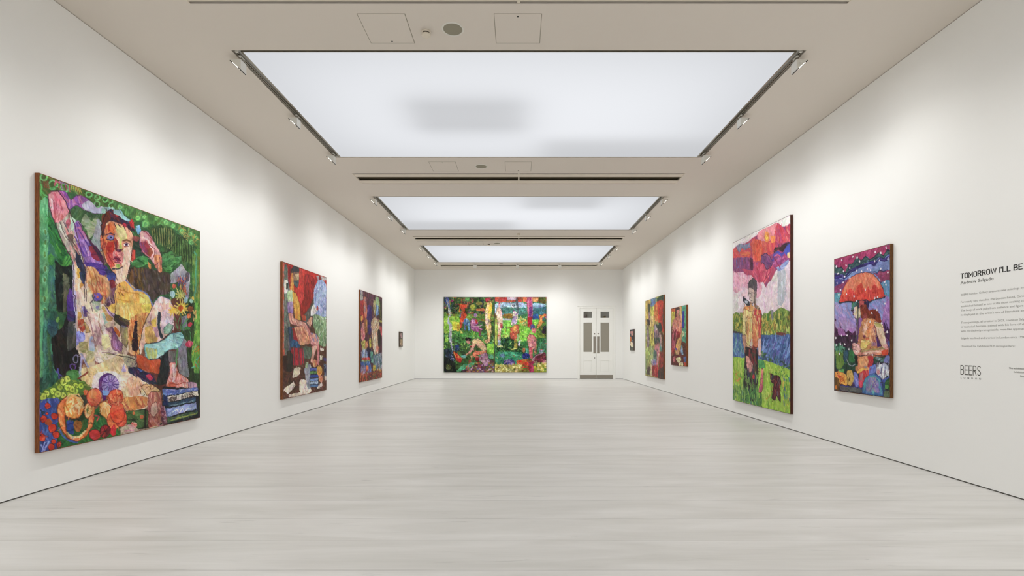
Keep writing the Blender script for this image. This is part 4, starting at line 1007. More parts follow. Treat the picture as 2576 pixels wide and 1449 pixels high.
    D('60,320 200,320 210,610 60,600', '5a9898 70a8b0 3a7088 4858a8 80b0a8', 60, w=.03, l=.12, a=70, da=20); D('440,340 825,360 825,740 440,640', '7090d0 88a0d8 3a4f90 5a7ab8 2f4a80 6a60b0', 130, w=.035, l=.13, a=-60, da=25)
    D('440,560 640,620 825,700 825,760 480,660', '3a6030 5a8a40 28405a', 30, w=.03, l=.08)
    P('60,610 220,630 440,650 520,665 660,715 825,775 825,1345 60,1175', '98c040 88b840 a8c850 78a838 a0c848', a=88)
    D('60,620 825,780 825,1340 60,1170', 'b8d060 6a9a38 c8d468 88b83c', 110, w=.03, l=.2, a=88, da=10); D('100,800 160,800 160,940 100,940', 'd88848 b8a840', 8, w=.03)
    D('60,1000 450,1100 450,1260 60,1170', '3f7a3a 4a6a88 5a9040 386a34 88b058', 110, w=.03, l=.16, a=88, da=16); D('700,850 825,850 825,1300 720,1200', '4a6aa0 5a9a48 e0b850', 26, w=.03, l=.10, a=80, da=30)
    P('400,650 480,660 490,750 410,760', '4a9858 5aa860'); D('480,660 800,780 800,900 560,800', '3a7838 c8d868', 20, w=.02, l=.09)
    # figure
    V(1830, 520, 5.178)
    P('270,1010 290,960 340,930 380,970 385,1060 370,1160 350,1240 340,1100 275,1070', '5a5058 6a5a60 48424a 786a68', a=70, o='3a3038')
    P('275,1060 320,1060 350,1100 350,1220 325,1275 295,1240 278,1150', 'c0a8a0 d0bcb0 a89088 dccac0', a=85, o='4a3838'); L('285,1130 305,1140|320,1120 340,1130|300,1190 318,1195|300,1220 325,1225|312,1130 305,1180', '3a2c30', .014)
    P('350,1180 380,1120 375,1280 430,1330 445,1480 390,1480 340,1290', '7a6a60 8a7a78 5a4c4a', a=80)
    P('200,1170 230,1200 300,1255 330,1290 270,1310 240,1280 205,1230', '2a3040 384878 8090b0 1c2030', o='1c1c28'); P('220,1225 265,1230 260,1270 232,1262', 'c8ccd8')
    P('205,1320 260,1290 340,1290 380,1340 400,1480 200,1480', 'e08848 e8a050 d8b878 e89858 d07048', a=75); P('200,1340 240,1330 280,1400 260,1480 200,1480', 'd8c088 e0d0a0'); 
    P('380,1380 440,1360 442,1480 390,1480', 'c04050 a84050 8a6a60')
    V(1830, 780, 5.175)
    P('195,0 445,0 445,380 400,500 250,500 190,320', 'a86848 8a5040 c08860', a=86)
    P('205,0 440,0 440,90 400,220 395,480 290,500 250,470 235,300 200,120', 'd8b088 e0b880 d89868 e0c8a0 cc8860', a=86)
    P('205,0 330,0 320,120 330,470 250,470 235,300 235,120', 'dcc878 d0c080 e8d898 c8b070', a=86); P('320,60 380,100 395,400 380,490 340,490 325,260', 'd87850 cc6848 e09068', a=86); P('350,0 440,0 440,100 390,160 340,60', 'd04848 c85058 e07058 a83848', a=60)
    P('195,40 232,100 235,300 240,420 235,440 205,420 188,330', 'e0d088 d8c880 e8d8a0', a=88, o='6a5038'); P('188,320 235,330 250,480 275,590 235,620 215,500 195,420', 'c09078 d0a890 b07868', a=80, o='5a3838')
    P('395,60 440,60 442,330 440,380 400,380 395,200', 'c84848 d86850 b84048 e08060', a=88, o='5a2830'); P('400,380 442,370 435,600 405,600 398,480', 'e0b8b0 d8a898 ecccc4', a=88, o='6a4848')
    P('235,150 262,160 260,300 240,360', '6a4a30'); P('290,380 330,380 320,490 290,480', 'c8b8a8 d8c8b8'); L('320,60 325,250 335,480|250,160 245,400', '7a4a38', .016); L('300,480 350,500 385,480', '8a3a40', .03)
    P('230,480 300,495 390,505 400,640 405,820 395,1080 370,1200 200,1170 205,1000 215,820 225,620', '2a2428 3a2c30 1c181c 4a2a2c 302428', a=86)
    D('280,520 370,510 370,800 300,780', '8a3038 a03840 3a4a30 5a4840', 26, w=.05, l=.16, a=80, da=20)
    P('235,590 280,600 300,660 330,700 325,760 300,830 265,800 245,700', 'd89088 e0a098 c87878 e8b0a8', a=75, o='4a2830'); L('280,690 300,830|300,690 325,780', '7a3840', .014); L('318,700 320,790', 'b0a0a0', .02)
    D('205,800 400,800 390,1150 205,1150', '6a9a48 3a4a6a 1c1c20 88b058 4a6a3a 5a3a48', 110, w=.03, l=.15, a=80, da=25); P('315,870 350,830 355,890 330,910', 'c83840')
    D('200,1000 420,1050 400,1240 200,1180', '5a9a48 88c058 3a7a40', 70, w=.028, l=.18, a=86, da=18)
    P('440,760 470,765 468,980 445,1070 405,1075 410,1020 430,960', 'c86070 d87880 b84868 a84888', a=85, o='7a3048'); P('440,770 468,770 462,830 440,830', 'e09080')
    V(1830, 520, 5.178)
    D('210,1310 270,1290 345,1280 385,1340 435,1400 435,1640 390,1700 230,1700 205,1500', 'e0b078 d89058 e8c890 cc7850 e0a868 dcc070', 46, w=.035, l=.14, a=80, da=30)
    L('215,1330 270,1350 320,1370 345,1350 390,1330|325,1370 322,1500 330,1700', '8a4a38', .014); L('240,1440 290,1460 315,1450|335,1450 370,1455 400,1430', 'a86848', .016); L('205,1320 195,1500 200,1640|442,1370 445,1600', '4a2c28', .012)
    E(262, 1430, 8, 12, 'a05048'); E(372, 1425, 8, 12, '8a3038')
    V(1830, 780, 5.175)
    L('235,150 240,300 236,430|395,120 396,300 394,470|240,420 290,480 390,490', '5a3028', .012); D('240,100 390,100 390,460 250,460', 'e8c898 c86848 d8b070 e0a070', 26, w=.03, l=.12, a=85, da=20)
    # dog
    P('555,830 580,825 600,850 650,850 690,880 705,960 690,1000 695,1200 660,1160 640,1100 620,1180 575,1150 600,1040 605,960 580,950 560,880', '5a2028 7a2c34 3a181c 8a3a3c 4a2430', a=85, o='2a1418')
    D('560,840 620,850 620,920 570,920', '3a4a58 8a5048', 8, w=.03, l=.08); D('620,900 690,920 680,1120 620,1100', 'b04040 2a1820 6a5060', 14, w=.03, l=.12, a=85, da=15); L('600,1000 560,1110 500,1160', 'c87838', .016)
    c.drybrush(1400); c.scumble(900)
    return c
hang(paint_field(), 'painting', 'tallest right-wall painting, figure in field with dog under red clouds', 'painting', 'R', 11.22, HC - 1.188, 0.048, W_red)

def paint_umbrella():
    c = Canvas(1.15, 2.014, 0.0064, 0.005, [(2099.5, 654), (2238.6, 614.7), (2237.2, 999), (2096.7, 982.8)], 31)
    P, L, E, D, V = c.P, c.L, c.E, c.D, c.V
    c.dw, c.dl = 0.022, 0.09; c.mot = .06; c.sat = .86
    V(2080, 600, 6.9)
    P('120,350 1110,80 1110,1460 120,1460', '7888c0 6a80b8 8898d0 7a90c8', a=10, sm=0)
    P('125,360 1110,90 1110,200 1050,200 980,310 890,250 820,320 750,370 690,300 600,390 520,310 450,440 380,440 320,590 260,520 200,530 130,450', 'a83868 b04070 983060 b84878', a=-60)
    P('120,440 200,525 260,520 320,590 380,450 460,440 520,320 600,385 680,300 740,370 820,325 900,250 975,305 1050,195 1110,220 1110,300 1060,260 980,350 900,330 840,400 750,400 660,430 560,460 450,520 380,560 320,640 240,620 120,600', '3a5a5c 2f5050 4a6a68', a=-15)
    P('120,600 240,630 320,650 390,560 480,500 560,460 680,430 760,400 850,390 920,330 1000,340 1110,270 1110,330 1000,400 900,380 830,470 740,440 650,480 570,500 500,570 430,570 380,620 310,710 250,680 190,700 120,680', '40307a 3a2a70 504090 4838a0 302468', a=-15)
    L('120,450 200,530 255,515 320,600 375,590 380,450 450,440 520,320 600,385 665,310 740,370 830,320 900,250 975,305 1045,195 1110,225', '1c2438', .012)
    L('130,640 210,640 250,610 330,655 385,600 390,520 470,470 520,400 580,450 660,390 760,400 830,350 900,320 980,345 1060,265 1110,280', '1c2050', .012); L('130,690 200,700 250,670 310,710 380,640 440,570 500,560 560,500 640,480 740,440 830,475 900,390 1000,400 1060,350', '201c60', .012)
    P('125,700 260,700 330,730 380,680 300,800 220,860 130,850', '4a4890 404080 5a60a0', a=-20); P('125,840 300,760 380,690 330,840 240,960 130,970', '8a3a68 a04070 984a78 7a4888', a=-30); P('125,960 230,930 220,1090 130,1110', '5890a8 4a80a0 60a8a8')
    P('780,590 880,600 920,540 1000,560 1110,550 1110,720 1040,740 980,790 930,740 880,640', '8a3a60 983f68 a84870 7a3468', a=0); L('780,580 830,570 880,600 920,550 980,570 1060,545|930,740 980,790 1030,730 1100,720', '203060', .012)
    P('930,750 1110,720 1110,1060 1000,1050 990,900', '5890b8 68a8c0 7898d0 5aa0b0 88a8d8', a=70)
    P('130,1100 210,1120 450,1120 430,1250 470,1460 130,1460', '8890cc 9888c0 a890c8 8a98d8 b098c0', a=60); P('1000,1000 1100,1000 1100,1460 940,1460 900,1300 720,1240 730,1130', '7a88c8 8890d0 9080c0 a078b8', a=60)
    P('1000,1100 1095,1060 1095,1460 950,1460', '9a68b0 a878b8 b888c8 8a60a8', a=70)
    # umbrella
    P('200,1110 235,990 290,840 400,690 520,610 640,578 760,595 860,660 920,740 970,860 1000,1005 900,1035 800,1055 740,1090 690,1065 620,1065 540,1085 440,1095 350,1085 260,1110', 'd84038 e04840 cc3834 e0504a', a=80, sm=1)
    P('270,1000 300,850 400,700 520,615 640,580 760,598 860,665 930,770 950,860 880,850 850,780 800,800 770,900 720,800 690,880 640,870 600,770 540,800 480,930 440,860 350,900 300,960', 'e07858 e88060 d86c50 e86a50 dc8868', a=70)
    L('205,1108 235,990 290,840 400,690 520,610 640,578 760,595 860,660 920,740 970,860 1000,1005', '3a3058', .009); L('205,1115 260,1112 350,1088 440,1098 540,1085 620,1068 690,1060 740,1090 800,1055 900,1032 1000,1008', '1a2030', .020)
    L('600,600 640,850|640,590 750,880|540,640 440,900|740,620 780,760|420,700 300,900|820,680 900,860', 'f09878', .011); L('300,1000 350,870|500,1000 520,830|700,1000 700,860|860,1000 850,860', 'f06050', .014)
    D('240,900 960,900 960,1010 300,1080', 'f06a4a b82c2c', 40, w=.014, l=.06, a=75, da=20)
    # rain
    # head and body
    P('430,1110 520,1080 560,1100 560,1160 500,1180 460,1240 420,1230 425,1170', '3a7068 5a9860 2a5050 488070'); L('420,1240 480,1240', '1c2024', .018)
    P('560,1080 650,1070 660,1200 620,1250 570,1200', 'b84a48 c86058 8a3438'); P('640,1065 740,1070 730,1160 700,1230 650,1210', '241c40 3a2a60 1c1830'); 
    P('470,1180 520,1170 560,1200 585,1200 590,1300 570,1370 500,1390 460,1340', 'd8c8a8 e0d0c8 c8c0d0 d8b888', a=80, o='4a3850'); L('450,1230 450,1310 490,1380|570,1370 540,1380', '8a3a58', .014)
    P('570,1160 680,1140 740,1250 640,1330 590,1400', '7a2c20 8a3a2c 5a2018')
    P('600,1250 650,1210 720,1250 820,1210 880,1240 930,1340 940,1460 600,1460 590,1360', '7a2c1c 8a3820 6a2418 983f28 5a1c18', a=70); P('610,1330 680,1280 700,1400 640,1440', 'a04848 8a3038')
    P('700,1460 720,1420 790,1410 830,1460', 'e08858 e89868')
    L('535,1085 535,1460', '6a6a60', .030); L('528,1090 526,1460', '3a3c38', .010); L('540,1070 545,1200', '14181c', .022)
    V(2080, 800, 6.9)
    P('100,250 1120,250 1120,1400 100,1290', '30283c 28382c 40304a', sm=0); P('560,60 830,0 1000,200 1070,520 1060,650 800,660 740,960 520,950 520,640 430,560 430,440 540,430', 'b87850 c88860 a86848 8a5048')
    P('120,0 500,0 530,150 500,300 120,320', 'a888c0 b890c0 9a80b8 c098c8', a=70); P('540,0 640,0 590,120 550,200', '9a60a8 a870b0 7a4890', a=80); P('940,0 1090,0 1090,330 1040,480 1010,300 960,100', '9a60a8 a870b8 8a50a0 6a3880', a=80)
    P('130,0 160,20 180,120 230,80 260,210 300,180 330,240 400,170 430,270 490,200 500,420 120,480 125,220', '50204a 401a40 603058 381838', a=85); P('170,130 300,200 330,290 200,300', 'a868a8 b878b0 9858a0', a=80); P('360,200 480,130 440,260', 'a878b8')
    P('980,60 1030,30 1060,180 1090,200 1090,400 1000,300', '40184a 50205a 301440', a=85); P('1030,380 1090,380 1090,520 1050,460', '4a5088 5a60a0')
    P('520,0 545,0 560,100 560,300 520,420 505,200', '6a3a78 503060'); P('130,320 500,280 520,440 420,480 300,520 130,470', '382038 4a2848 2a1c30 503050')
    P('120,440 300,500 350,560 480,540 490,660 520,900 130,920', '2a5040 3a6848 28483c 1c3830', a=80); P('140,570 220,560 280,640 290,800 230,890 150,880', '6a8a38 7a9a40 8aa850 4a7030 5a7a34', a=86); D('120,440 300,500 280,600 130,560', '4a8868 5a9878 70a890', 26, w=.02, l=.07)
    P('270,620 300,570 350,560 370,640 340,720 300,760 280,720', '2f5068 3a6078', o='1c2c3a'); P('380,570 460,580 470,760 420,780 370,720', '2f7040 3a8048 286038', a=85); L('335,720 370,800 430,830 490,800', 'a0a0b0', .014); P('470,660 520,660 530,800 480,800', '141818')
    P('620,0 820,0 830,130 790,400 640,400 560,420 600,260 620,100', 'd89060 e0a070 c87850 e8a878', a=78)
    P('560,180 600,90 640,100 620,260 590,420 545,470 540,300', 'b87850 a86848 c88860', a=80); P('640,80 720,20 700,180 640,300 610,280', 'e8b0a0 e0a088 f0c0b0'); P('700,40 820,30 820,140 770,150 740,260 700,260', 'e08850 e89860 d87848')
    P('800,140 850,160 870,300 860,400 780,400 730,300 760,230', '8a5878 a06880 986a60 c08870', a=82); E(642, 318, 24, 22, '7a4070 8a5080'); P('650,330 740,340 720,380 670,370', 'd04838')
    P('590,360 740,380 760,420 690,470 680,520 570,540', 'dcb860 d8c070 e0c888 c8a858', a=20, o='7a6030'); P('740,380 860,360 870,460 760,490', 'a06a80 b88878 90607a', a=80); P('730,240 790,180 850,300 840,420 740,400', 'c87858 d08868 b86a58 a86878', a=80)
    P('850,260 880,300 940,470 870,490', '4a2468 5a3078 3a1c58'); P('820,40 960,90 990,240 1040,460 1060,520 1000,520 940,470 880,340 830,180', 'd8b8a0 e0c0a8 c8a890 e8ccb8 d0b080', a=65, o='5a3838'); P('820,60 940,90 940,160 850,150', 'a89858 b8a868'); P('950,430 1040,440 1070,530 1010,520', 'e09898 e8a8a0')
    P('430,440 480,420 560,460 580,540 560,560 600,640 480,650 440,540 450,490', 'e0a8a0 e8b0a8 d89890 ecc0b8', a=20, o='6a3a48'); L('440,490 500,500|450,540 520,560', '9a5860', .010)
    P('580,545 700,545 990,485 1010,520 700,580 590,580', '9a8858 88784a a89868', a=-6); P('560,580 620,575 1000,530 1065,520 1060,640 960,635 600,650 520,640', 'd08a78 dc9888 c87a70 e8a898 d88868', a=-4); P('930,560 1060,520 1060,640 950,630', 'dc4830 e05838 cc3c30', a=-10); L('640,600 900,570|660,590 680,610|760,580 780,600|860,570 880,590', 'e8c8b8', .014)
    L('560,650 700,630 900,640 1060,640', '301c28', .014)
    P('525,660 780,640 740,760 740,900 690,960 530,900', 'd89060 c87850 e0a070 d08058', a=60); P('700,650 805,650 800,780 740,860 690,840 720,740', 'b83038 c84040 a02830', a=60); P('560,700 650,690 660,830 560,820', 'dc9868 e0a878'); P('640,810 690,820 680,860 640,850', '9a8888')
    P('480,850 530,840 530,920 485,920', 'b07848'); P('510,940 560,880 620,860 720,900 600,920 530,960', 'e8b050 ecc060 e09848')
    P('810,660 1020,650 1010,730 940,760 880,730 850,790 812,780', '28483a 2f5848 1c3028 88a8b8'); E(870, 690, 30, 36, '8098a0 506878'); P('1020,640 1090,640 1085,770 960,760', '8888c8 7a80c0 9898d0')
    E(960, 900, 115, 125, 'c8ccd8 d8d8e0 b8bcd0 e0e0e8 a8acc8', a=85); D('840,790 1070,790 1070,1020 860,1000', '6a6890 e8e8f0 9aa0b8 a08898', 44, w=.014, l=.07, a=80, da=30)
    P('740,830 830,790 850,870 830,980 770,970 720,980 725,880', '6a78c0 7a88d0 5a68b0'); E(888, 930, 24, 50, 'b87a80 c08a90')
    P('960,1050 1085,1000 1085,1100 960,1110', '4858a8 3a4a98 5a68b8'); P('1000,1090 1085,1010 1085,1230 1000,1220', '28582c 3a6a34 1f4824'); E(1030, 1180, 34, 38, '60a048 70b050')
    P('130,940 200,925 300,960 345,1040 350,1160 240,1150 190,1060 130,1020', 'e89840 f0a448 e08838 ecb058', a=60); P('170,980 250,1010 240,1040 180,1030', 'd84838'); P('120,1020 200,1050 220,1180 200,1260 120,1250', '6a4a20 7a5a28 583c18 8a5a20', a=80); E(145, 1200, 18, 34, 'd87830'); E(170, 965, 8, 10, '6a3a18'); P('180,900 290,880 290,940 200,930', '5aa058 6ab068'); D('200,1030 290,1040 280,1130 220,1130', 'c05828 f4b858', 10, w=.018)
    P('330,920 370,895 420,910 455,1000 455,1110 400,1180 350,1150 335,1040', 'c8a050 d8b060 b89048 e0b868', a=80, o='6a4a28'); E(378, 1068, 12, 32, '6a4a28')
    P('455,930 520,960 540,1060 535,1190 480,1195 440,1130 460,1040', '7a80c8 8888d0 6a70b8'); P('420,1160 460,1110 480,1190', '4a2a68')
    P('540,1080 560,960 620,900 720,890 720,980 640,1060 610,1180 560,1200 535,1140', 'c83840 d84850 a83038 e05860 b85060', a=75); P('570,960 620,940 610,1100 570,1090', 'a86870 b87880'); P('545,1110 610,1060 600,1200 560,1200', 'e85068 f06878')
    P('210,1160 600,1210 620,1300 220,1260', '5c5c5c 686664 504e50', a=4); L('210,1165 400,1190 600,1212', '4038a0', .012); P('980,1250 1085,1240 1085,1370 985,1365', '5a6a50 4a5a44'); P('960,1090 1000,1120 1000,1270 965,1240', '2f4878')
    P('600,1290 620,1120 660,1040 740,975 820,960 900,990 940,1060 965,1200 970,1340 780,1330', '4a78b0 5a90a8 3a68a8 68a8a8 5a60a8', a=80, o='284878'); P('660,1260 680,1100 750,1020 840,1020 890,1100 910,1300', '8a78b0 7a88a8 988a98 6a90a0 a898a0', a=75); L('640,1250 660,1110 740,1020 830,1000 900,1060 930,1200 935,1320', '58a8a0', .014)
    L('700,1060 690,1200|740,1040 720,1180|780,1200 860,1060|740,1260 840,1140|800,1050 880,1200', '6a50a8', .010); P('785,1280 800,1250 825,1350 790,1345', '68b8b8'); L('600,1290 780,1325 970,1345', '3a6aa8', .018)
    V(2080, 600, 6.9)
    D('140,1380 500,1380 500,1500 140,1500', '9c88c8 a890c8 9088cc b098c8', 40, w=.03, l=.10, a=60, da=30); D('1000,1380 1090,1380 1090,1500 1000,1500', '9a70b8 8a68b0', 12, w=.03, l=.10, a=70, da=20)
    L('470,1180 455,1230 440,1260 462,1280 460,1340 500,1385', '4a3850', .010); L('620,1330 600,1500|760,1450 700,1560', '7a3a30', .012)
    V(2080, 800, 6.9)
    L('640,150 620,300 640,340 700,330 740,300|760,230 800,300 840,420|830,130 870,300 950,470|1000,240 1060,470', '6a3038', .010); E(642, 318, 12, 13, '8a3a48')
    D('600,60 820,40 860,380 620,420', 'e8b088 d08858 c87058 dca878 a86858', 46, w=.018, l=.07, a=75, da=25)
    c.drybrush(700); c.scumble(1600)
    def drop(x, y, r=11): E(x, y, r, r*1.5, 'e8dce8 f0e8f0', d=0); L('%d,%d %d,%d' % (x + r*.3, y - r*2.2, x, y), 'd8c8dc', .005)
    V(2080, 600, 6.9)
    for x, y in ((262, 378), (455, 318), (528, 335), (842, 232), (932, 258), (1030, 165), (338, 466), (406, 515), (572, 395), (828, 398), (908, 396), (1060, 346), (165, 496), (290, 580), (194, 615), (312, 668), (512, 560), (600, 568), (702, 524), (760, 550), (942, 524), (1064, 592), (180, 776), (286, 765), (402, 690), (922, 704), (1002, 755), (1022, 808), (232, 892), (205, 975), (470, 1000), (520, 1080), (835, 1025), (880, 1005), (1000, 1120), (775, 1292), (862, 1232), (668, 880), (345, 960)): drop(x, y)
    V(2080, 800, 6.9)
    for x, y in ((742, 62), (945, 85), (252, 302), (350, 290), (224, 448), (303, 448), (375, 548), (430, 385), (160, 475), (1040, 240), (790, 640), (205, 625), (150, 350)): drop(x, y, 12)
    L('535,0 520,150 505,420', '6a6660', .026); L('524,0 508,420', '3a3a38', .008); L('470,415 560,410', '3a3038', .012)
    return c
hang(paint_umbrella(), 'painting', 'right-wall painting of a person under a red umbrella in rain, nearest the wall text', 'painting', 'R', 7.62, HC - 0.662, 0.045, W_knot)
# ------------------------------------------------------------------ left wall: seated reader, shop window crowd, small study
def paint_reader():
    c = Canvas(2.33, ZT - ZB, 0.0125, 0.0068, [(711, 659.5), (821, 698), (821.8, 979), (710, 1003.5)], 41)
    P, L, E, D, V = c.P, c.L, c.E, c.D, c.V
    c.dw, c.dl = 0.04, 0.15
    V(690, 640, 3.813)
    P('70,60 510,200 510,1310 70,1400', '5a3a2c 6a4030', sm=0)
    P('75,75 100,85 110,960 75,970', 'c8584a d86850 8a8a80', a=90); P('90,90 160,110 150,700 140,960 92,960', '6a7068 5a6460 7a8078 485450', a=88)
    P('95,240 130,245 128,370 95,380', 'e8e4dc f0ece4'); P('112,270 130,270 128,330 114,340', '2a3a2c')
    P('90,85 240,120 500,215 500,440 380,400 330,520 250,560 200,500 140,300 130,120', 'b82c28 c8382e a82824 d04434', a=80)
    P('130,110 160,120 150,330 130,240', '8a2028 a02c28'); P('190,120 300,160 300,400 250,500 190,380', 'd84038 c83830 cc4840', a=85)
    P('290,180 380,220 385,330 350,470 300,560 255,600 240,500 290,420', 'a02824 8a2420 b83430 7a1c1c', a=75, o='6a1818')
    P('400,200 500,225 500,250 420,250', 'b0a8a8 a09898'); P('370,290 420,310 430,200 460,230 400,330', '8a2a28')
    P('380,330 420,240 470,250 500,290 500,620 470,650 420,620 380,560', '98a8d0 a8b4d8 8898c8 b8c0e0', a=80); D('380,280 500,280 500,620 380,600', '6a7ab8 d0d4ec 7888c0', 70, w=.025, l=.09)
    P('375,560 500,600 500,880 440,870 400,760 370,660', '7a9a70 98b888 5a7a58 a8c098', a=80); D('380,600 500,600 500,860 420,860', 'd0dcc0 4a6a48 b8ccb0', 50, w=.02, l=.10)
    P('330,520 380,450 375,640 330,720 290,700 270,600', '5a5a58 6a6660 48504c')
    P('350,530 375,470 412,520 400,560 350,590', 'e4e0dc d8d4d0'); E(414, 510, 8, 26, 'b04848')
    P('120,680 230,700 240,880 150,880', '2a4a58 3a3a58 284048', a=85); L('150,700 150,1100|175,700 178,820', '4a4a7a', .05)
    P('165,690 230,720 240,830 190,830', 'a02c30 b83838'); P('150,820 200,810 250,860 240,890 150,885', '2a5078 3a6890')
    P('160,890 290,890 280,1060 170,1060', 'b02838 c03040 8a2030 a02838', a=88); L('190,880 195,1210|235,880 240,1100|270,880 275,1200', '4a4a50', .04)
    P('280,870 370,880 350,1000 280,990', '5a6a58 4a5a48 6a7868')
    P('75,965 160,960 170,1060 280,1050 370,1000 500,870 505,1300 75,1390', '5a3424 6a3c2c 4a2c20 70463a', a=20)
    P('75,970 160,960 160,1130 90,1110', '3a2018 2a1814 4a2a1e', a=85); P('115,930 150,910 180,960 170,1120 120,1120 120,1000', '2a2420 40342e 4a3c34', a=85)
    P('80,1290 180,1210 205,1250 130,1340', 'e8d8c8 dcc8b8'); P('170,1170 190,1080 255,1070 240,1150 180,1180', 'd8ccb0 c8bca0 e0d4bc'); P('240,1210 260,1190 300,1200 360,1300 350,1320 240,1320', 'e8d8c8 dcccb8 e0d0c0')
    P('135,1340 180,1330 250,1320 355,1300 350,1325 135,1370', 'e0d0c0 dcc8b8'); P('130,1140 200,1200 130,1260 90,1240', '4a2c20 6a4038')
    # figure
    P('160,170 200,112 240,150 240,210 235,280 215,325 190,290 165,240', '8a6a5a 98785c 7a5a50', o='3a2420'); P('160,150 180,110 235,125 240,170 200,170 165,185', '3a3c40 2c2c34 484a50'); P('195,190 238,180 236,240 215,250', 'b8a078 c8b088'); P('185,250 235,255 222,320 195,300', '5a6a70 4a5058')
    P('160,190 180,180 190,350 170,380 150,330', 'd89048 c88040 e0a050', a=85)
    P('120,360 170,330 185,450 130,460', 'b8d0a0 98b888 c8d8b0', a=80); P('125,450 182,450 180,560 150,620 130,560', '9878b0 a088a8 8868a0 b090a8', a=80)
    P('170,350 210,370 245,480 255,640 230,660 200,640 185,500', 'd8a048 e0b058 c89040 c87838', a=80, o='6a4020')
    P('130,560 180,560 185,610 270,640 300,650 345,720 350,780 320,760 270,690 170,670 145,640', 'd89888 c88078 e0b0a0 b87070', a=35, o='6a3438')
    P('185,690 270,680 330,760 345,850 240,865 210,760', 'e0a080 d89078 ecb898 c8806a', a=50); L('240,720 260,760|280,730 320,790|210,700 240,840', 'a85848', .03)
    P('310,650 350,590 370,600 360,670 340,690', 'd0a088 d8907a e0b0a0', a=70, o='6a3a38'); P('255,580 300,580 300,640 270,630', 'b84838 d06040')
    P('330,740 400,750 430,800 430,880 400,860 350,860', 'd89890 e0a8a0 c88080 8a88b8', a=40, o='6a3438'); P('355,870 420,860 385,960 370,1040 345,1030 365,940', 'e0a898 d89080 ecb8a8', a=75, o='6a3438'); P('405,860 435,860 430,1060 412,1050 415,950', 'd88888 c87878', a=85)
    # boots and books
    P('285,1090 320,1060 345,1040 360,1090 340,1180 350,1280 320,1290 300,1200', '8a90a0 7a8090 a0a4b0', a=80); P('300,1030 330,1030 320,1080 295,1080', 'a0b890')
    for i, (y, q) in enumerate(((1085, '5a70c0 4a50a0'), (1115, '6aa050 4a8040'), (1150, '3048a0 4a60b8'), (1185, '6888c0 88a0d0'), (1215, 'a8c0d8 90a8c8'), (1245, '5a80b0 4a6898'))):
        P('345,%d 425,%d 425,%d 345,%d' % (y, y - 4, y + 24, y + 28), q, sm=0, o='20283c')
    E(435, 1110, 28, 50, 'c89048 d8b050 b86838'); P('425,1140 470,1170 460,1230 430,1210', 'e09078 d07858'); P('410,1270 460,1220 465,1260 420,1285', 'e8d8c8'); E(390, 1040, 22, 40, 'c87858 d89878 a0a858')
    P('440,960 465,965 455,1010 438,1000', 'e0d0c0'); P('440,890 480,895 475,920 442,915', 'e4d4c8'); P('475,980 500,985 500,1020 475,1010', '4a3a78'); P('475,1040 503,1050 503,1190 485,1180', '2a3a58 a0a8b8 384868'); P('485,1160 503,1160 503,1200 488,1200', 'e0d0c0')
    c.drybrush(900); c.scumble(1600)
    return c
hang(paint_reader(), 'painting', 'left-wall painting of a seated man reading before red drapery, papers on the floor', 'painting', 'L', 10.2, ZB, 0.05, W_oak, 'large portrait paintings')

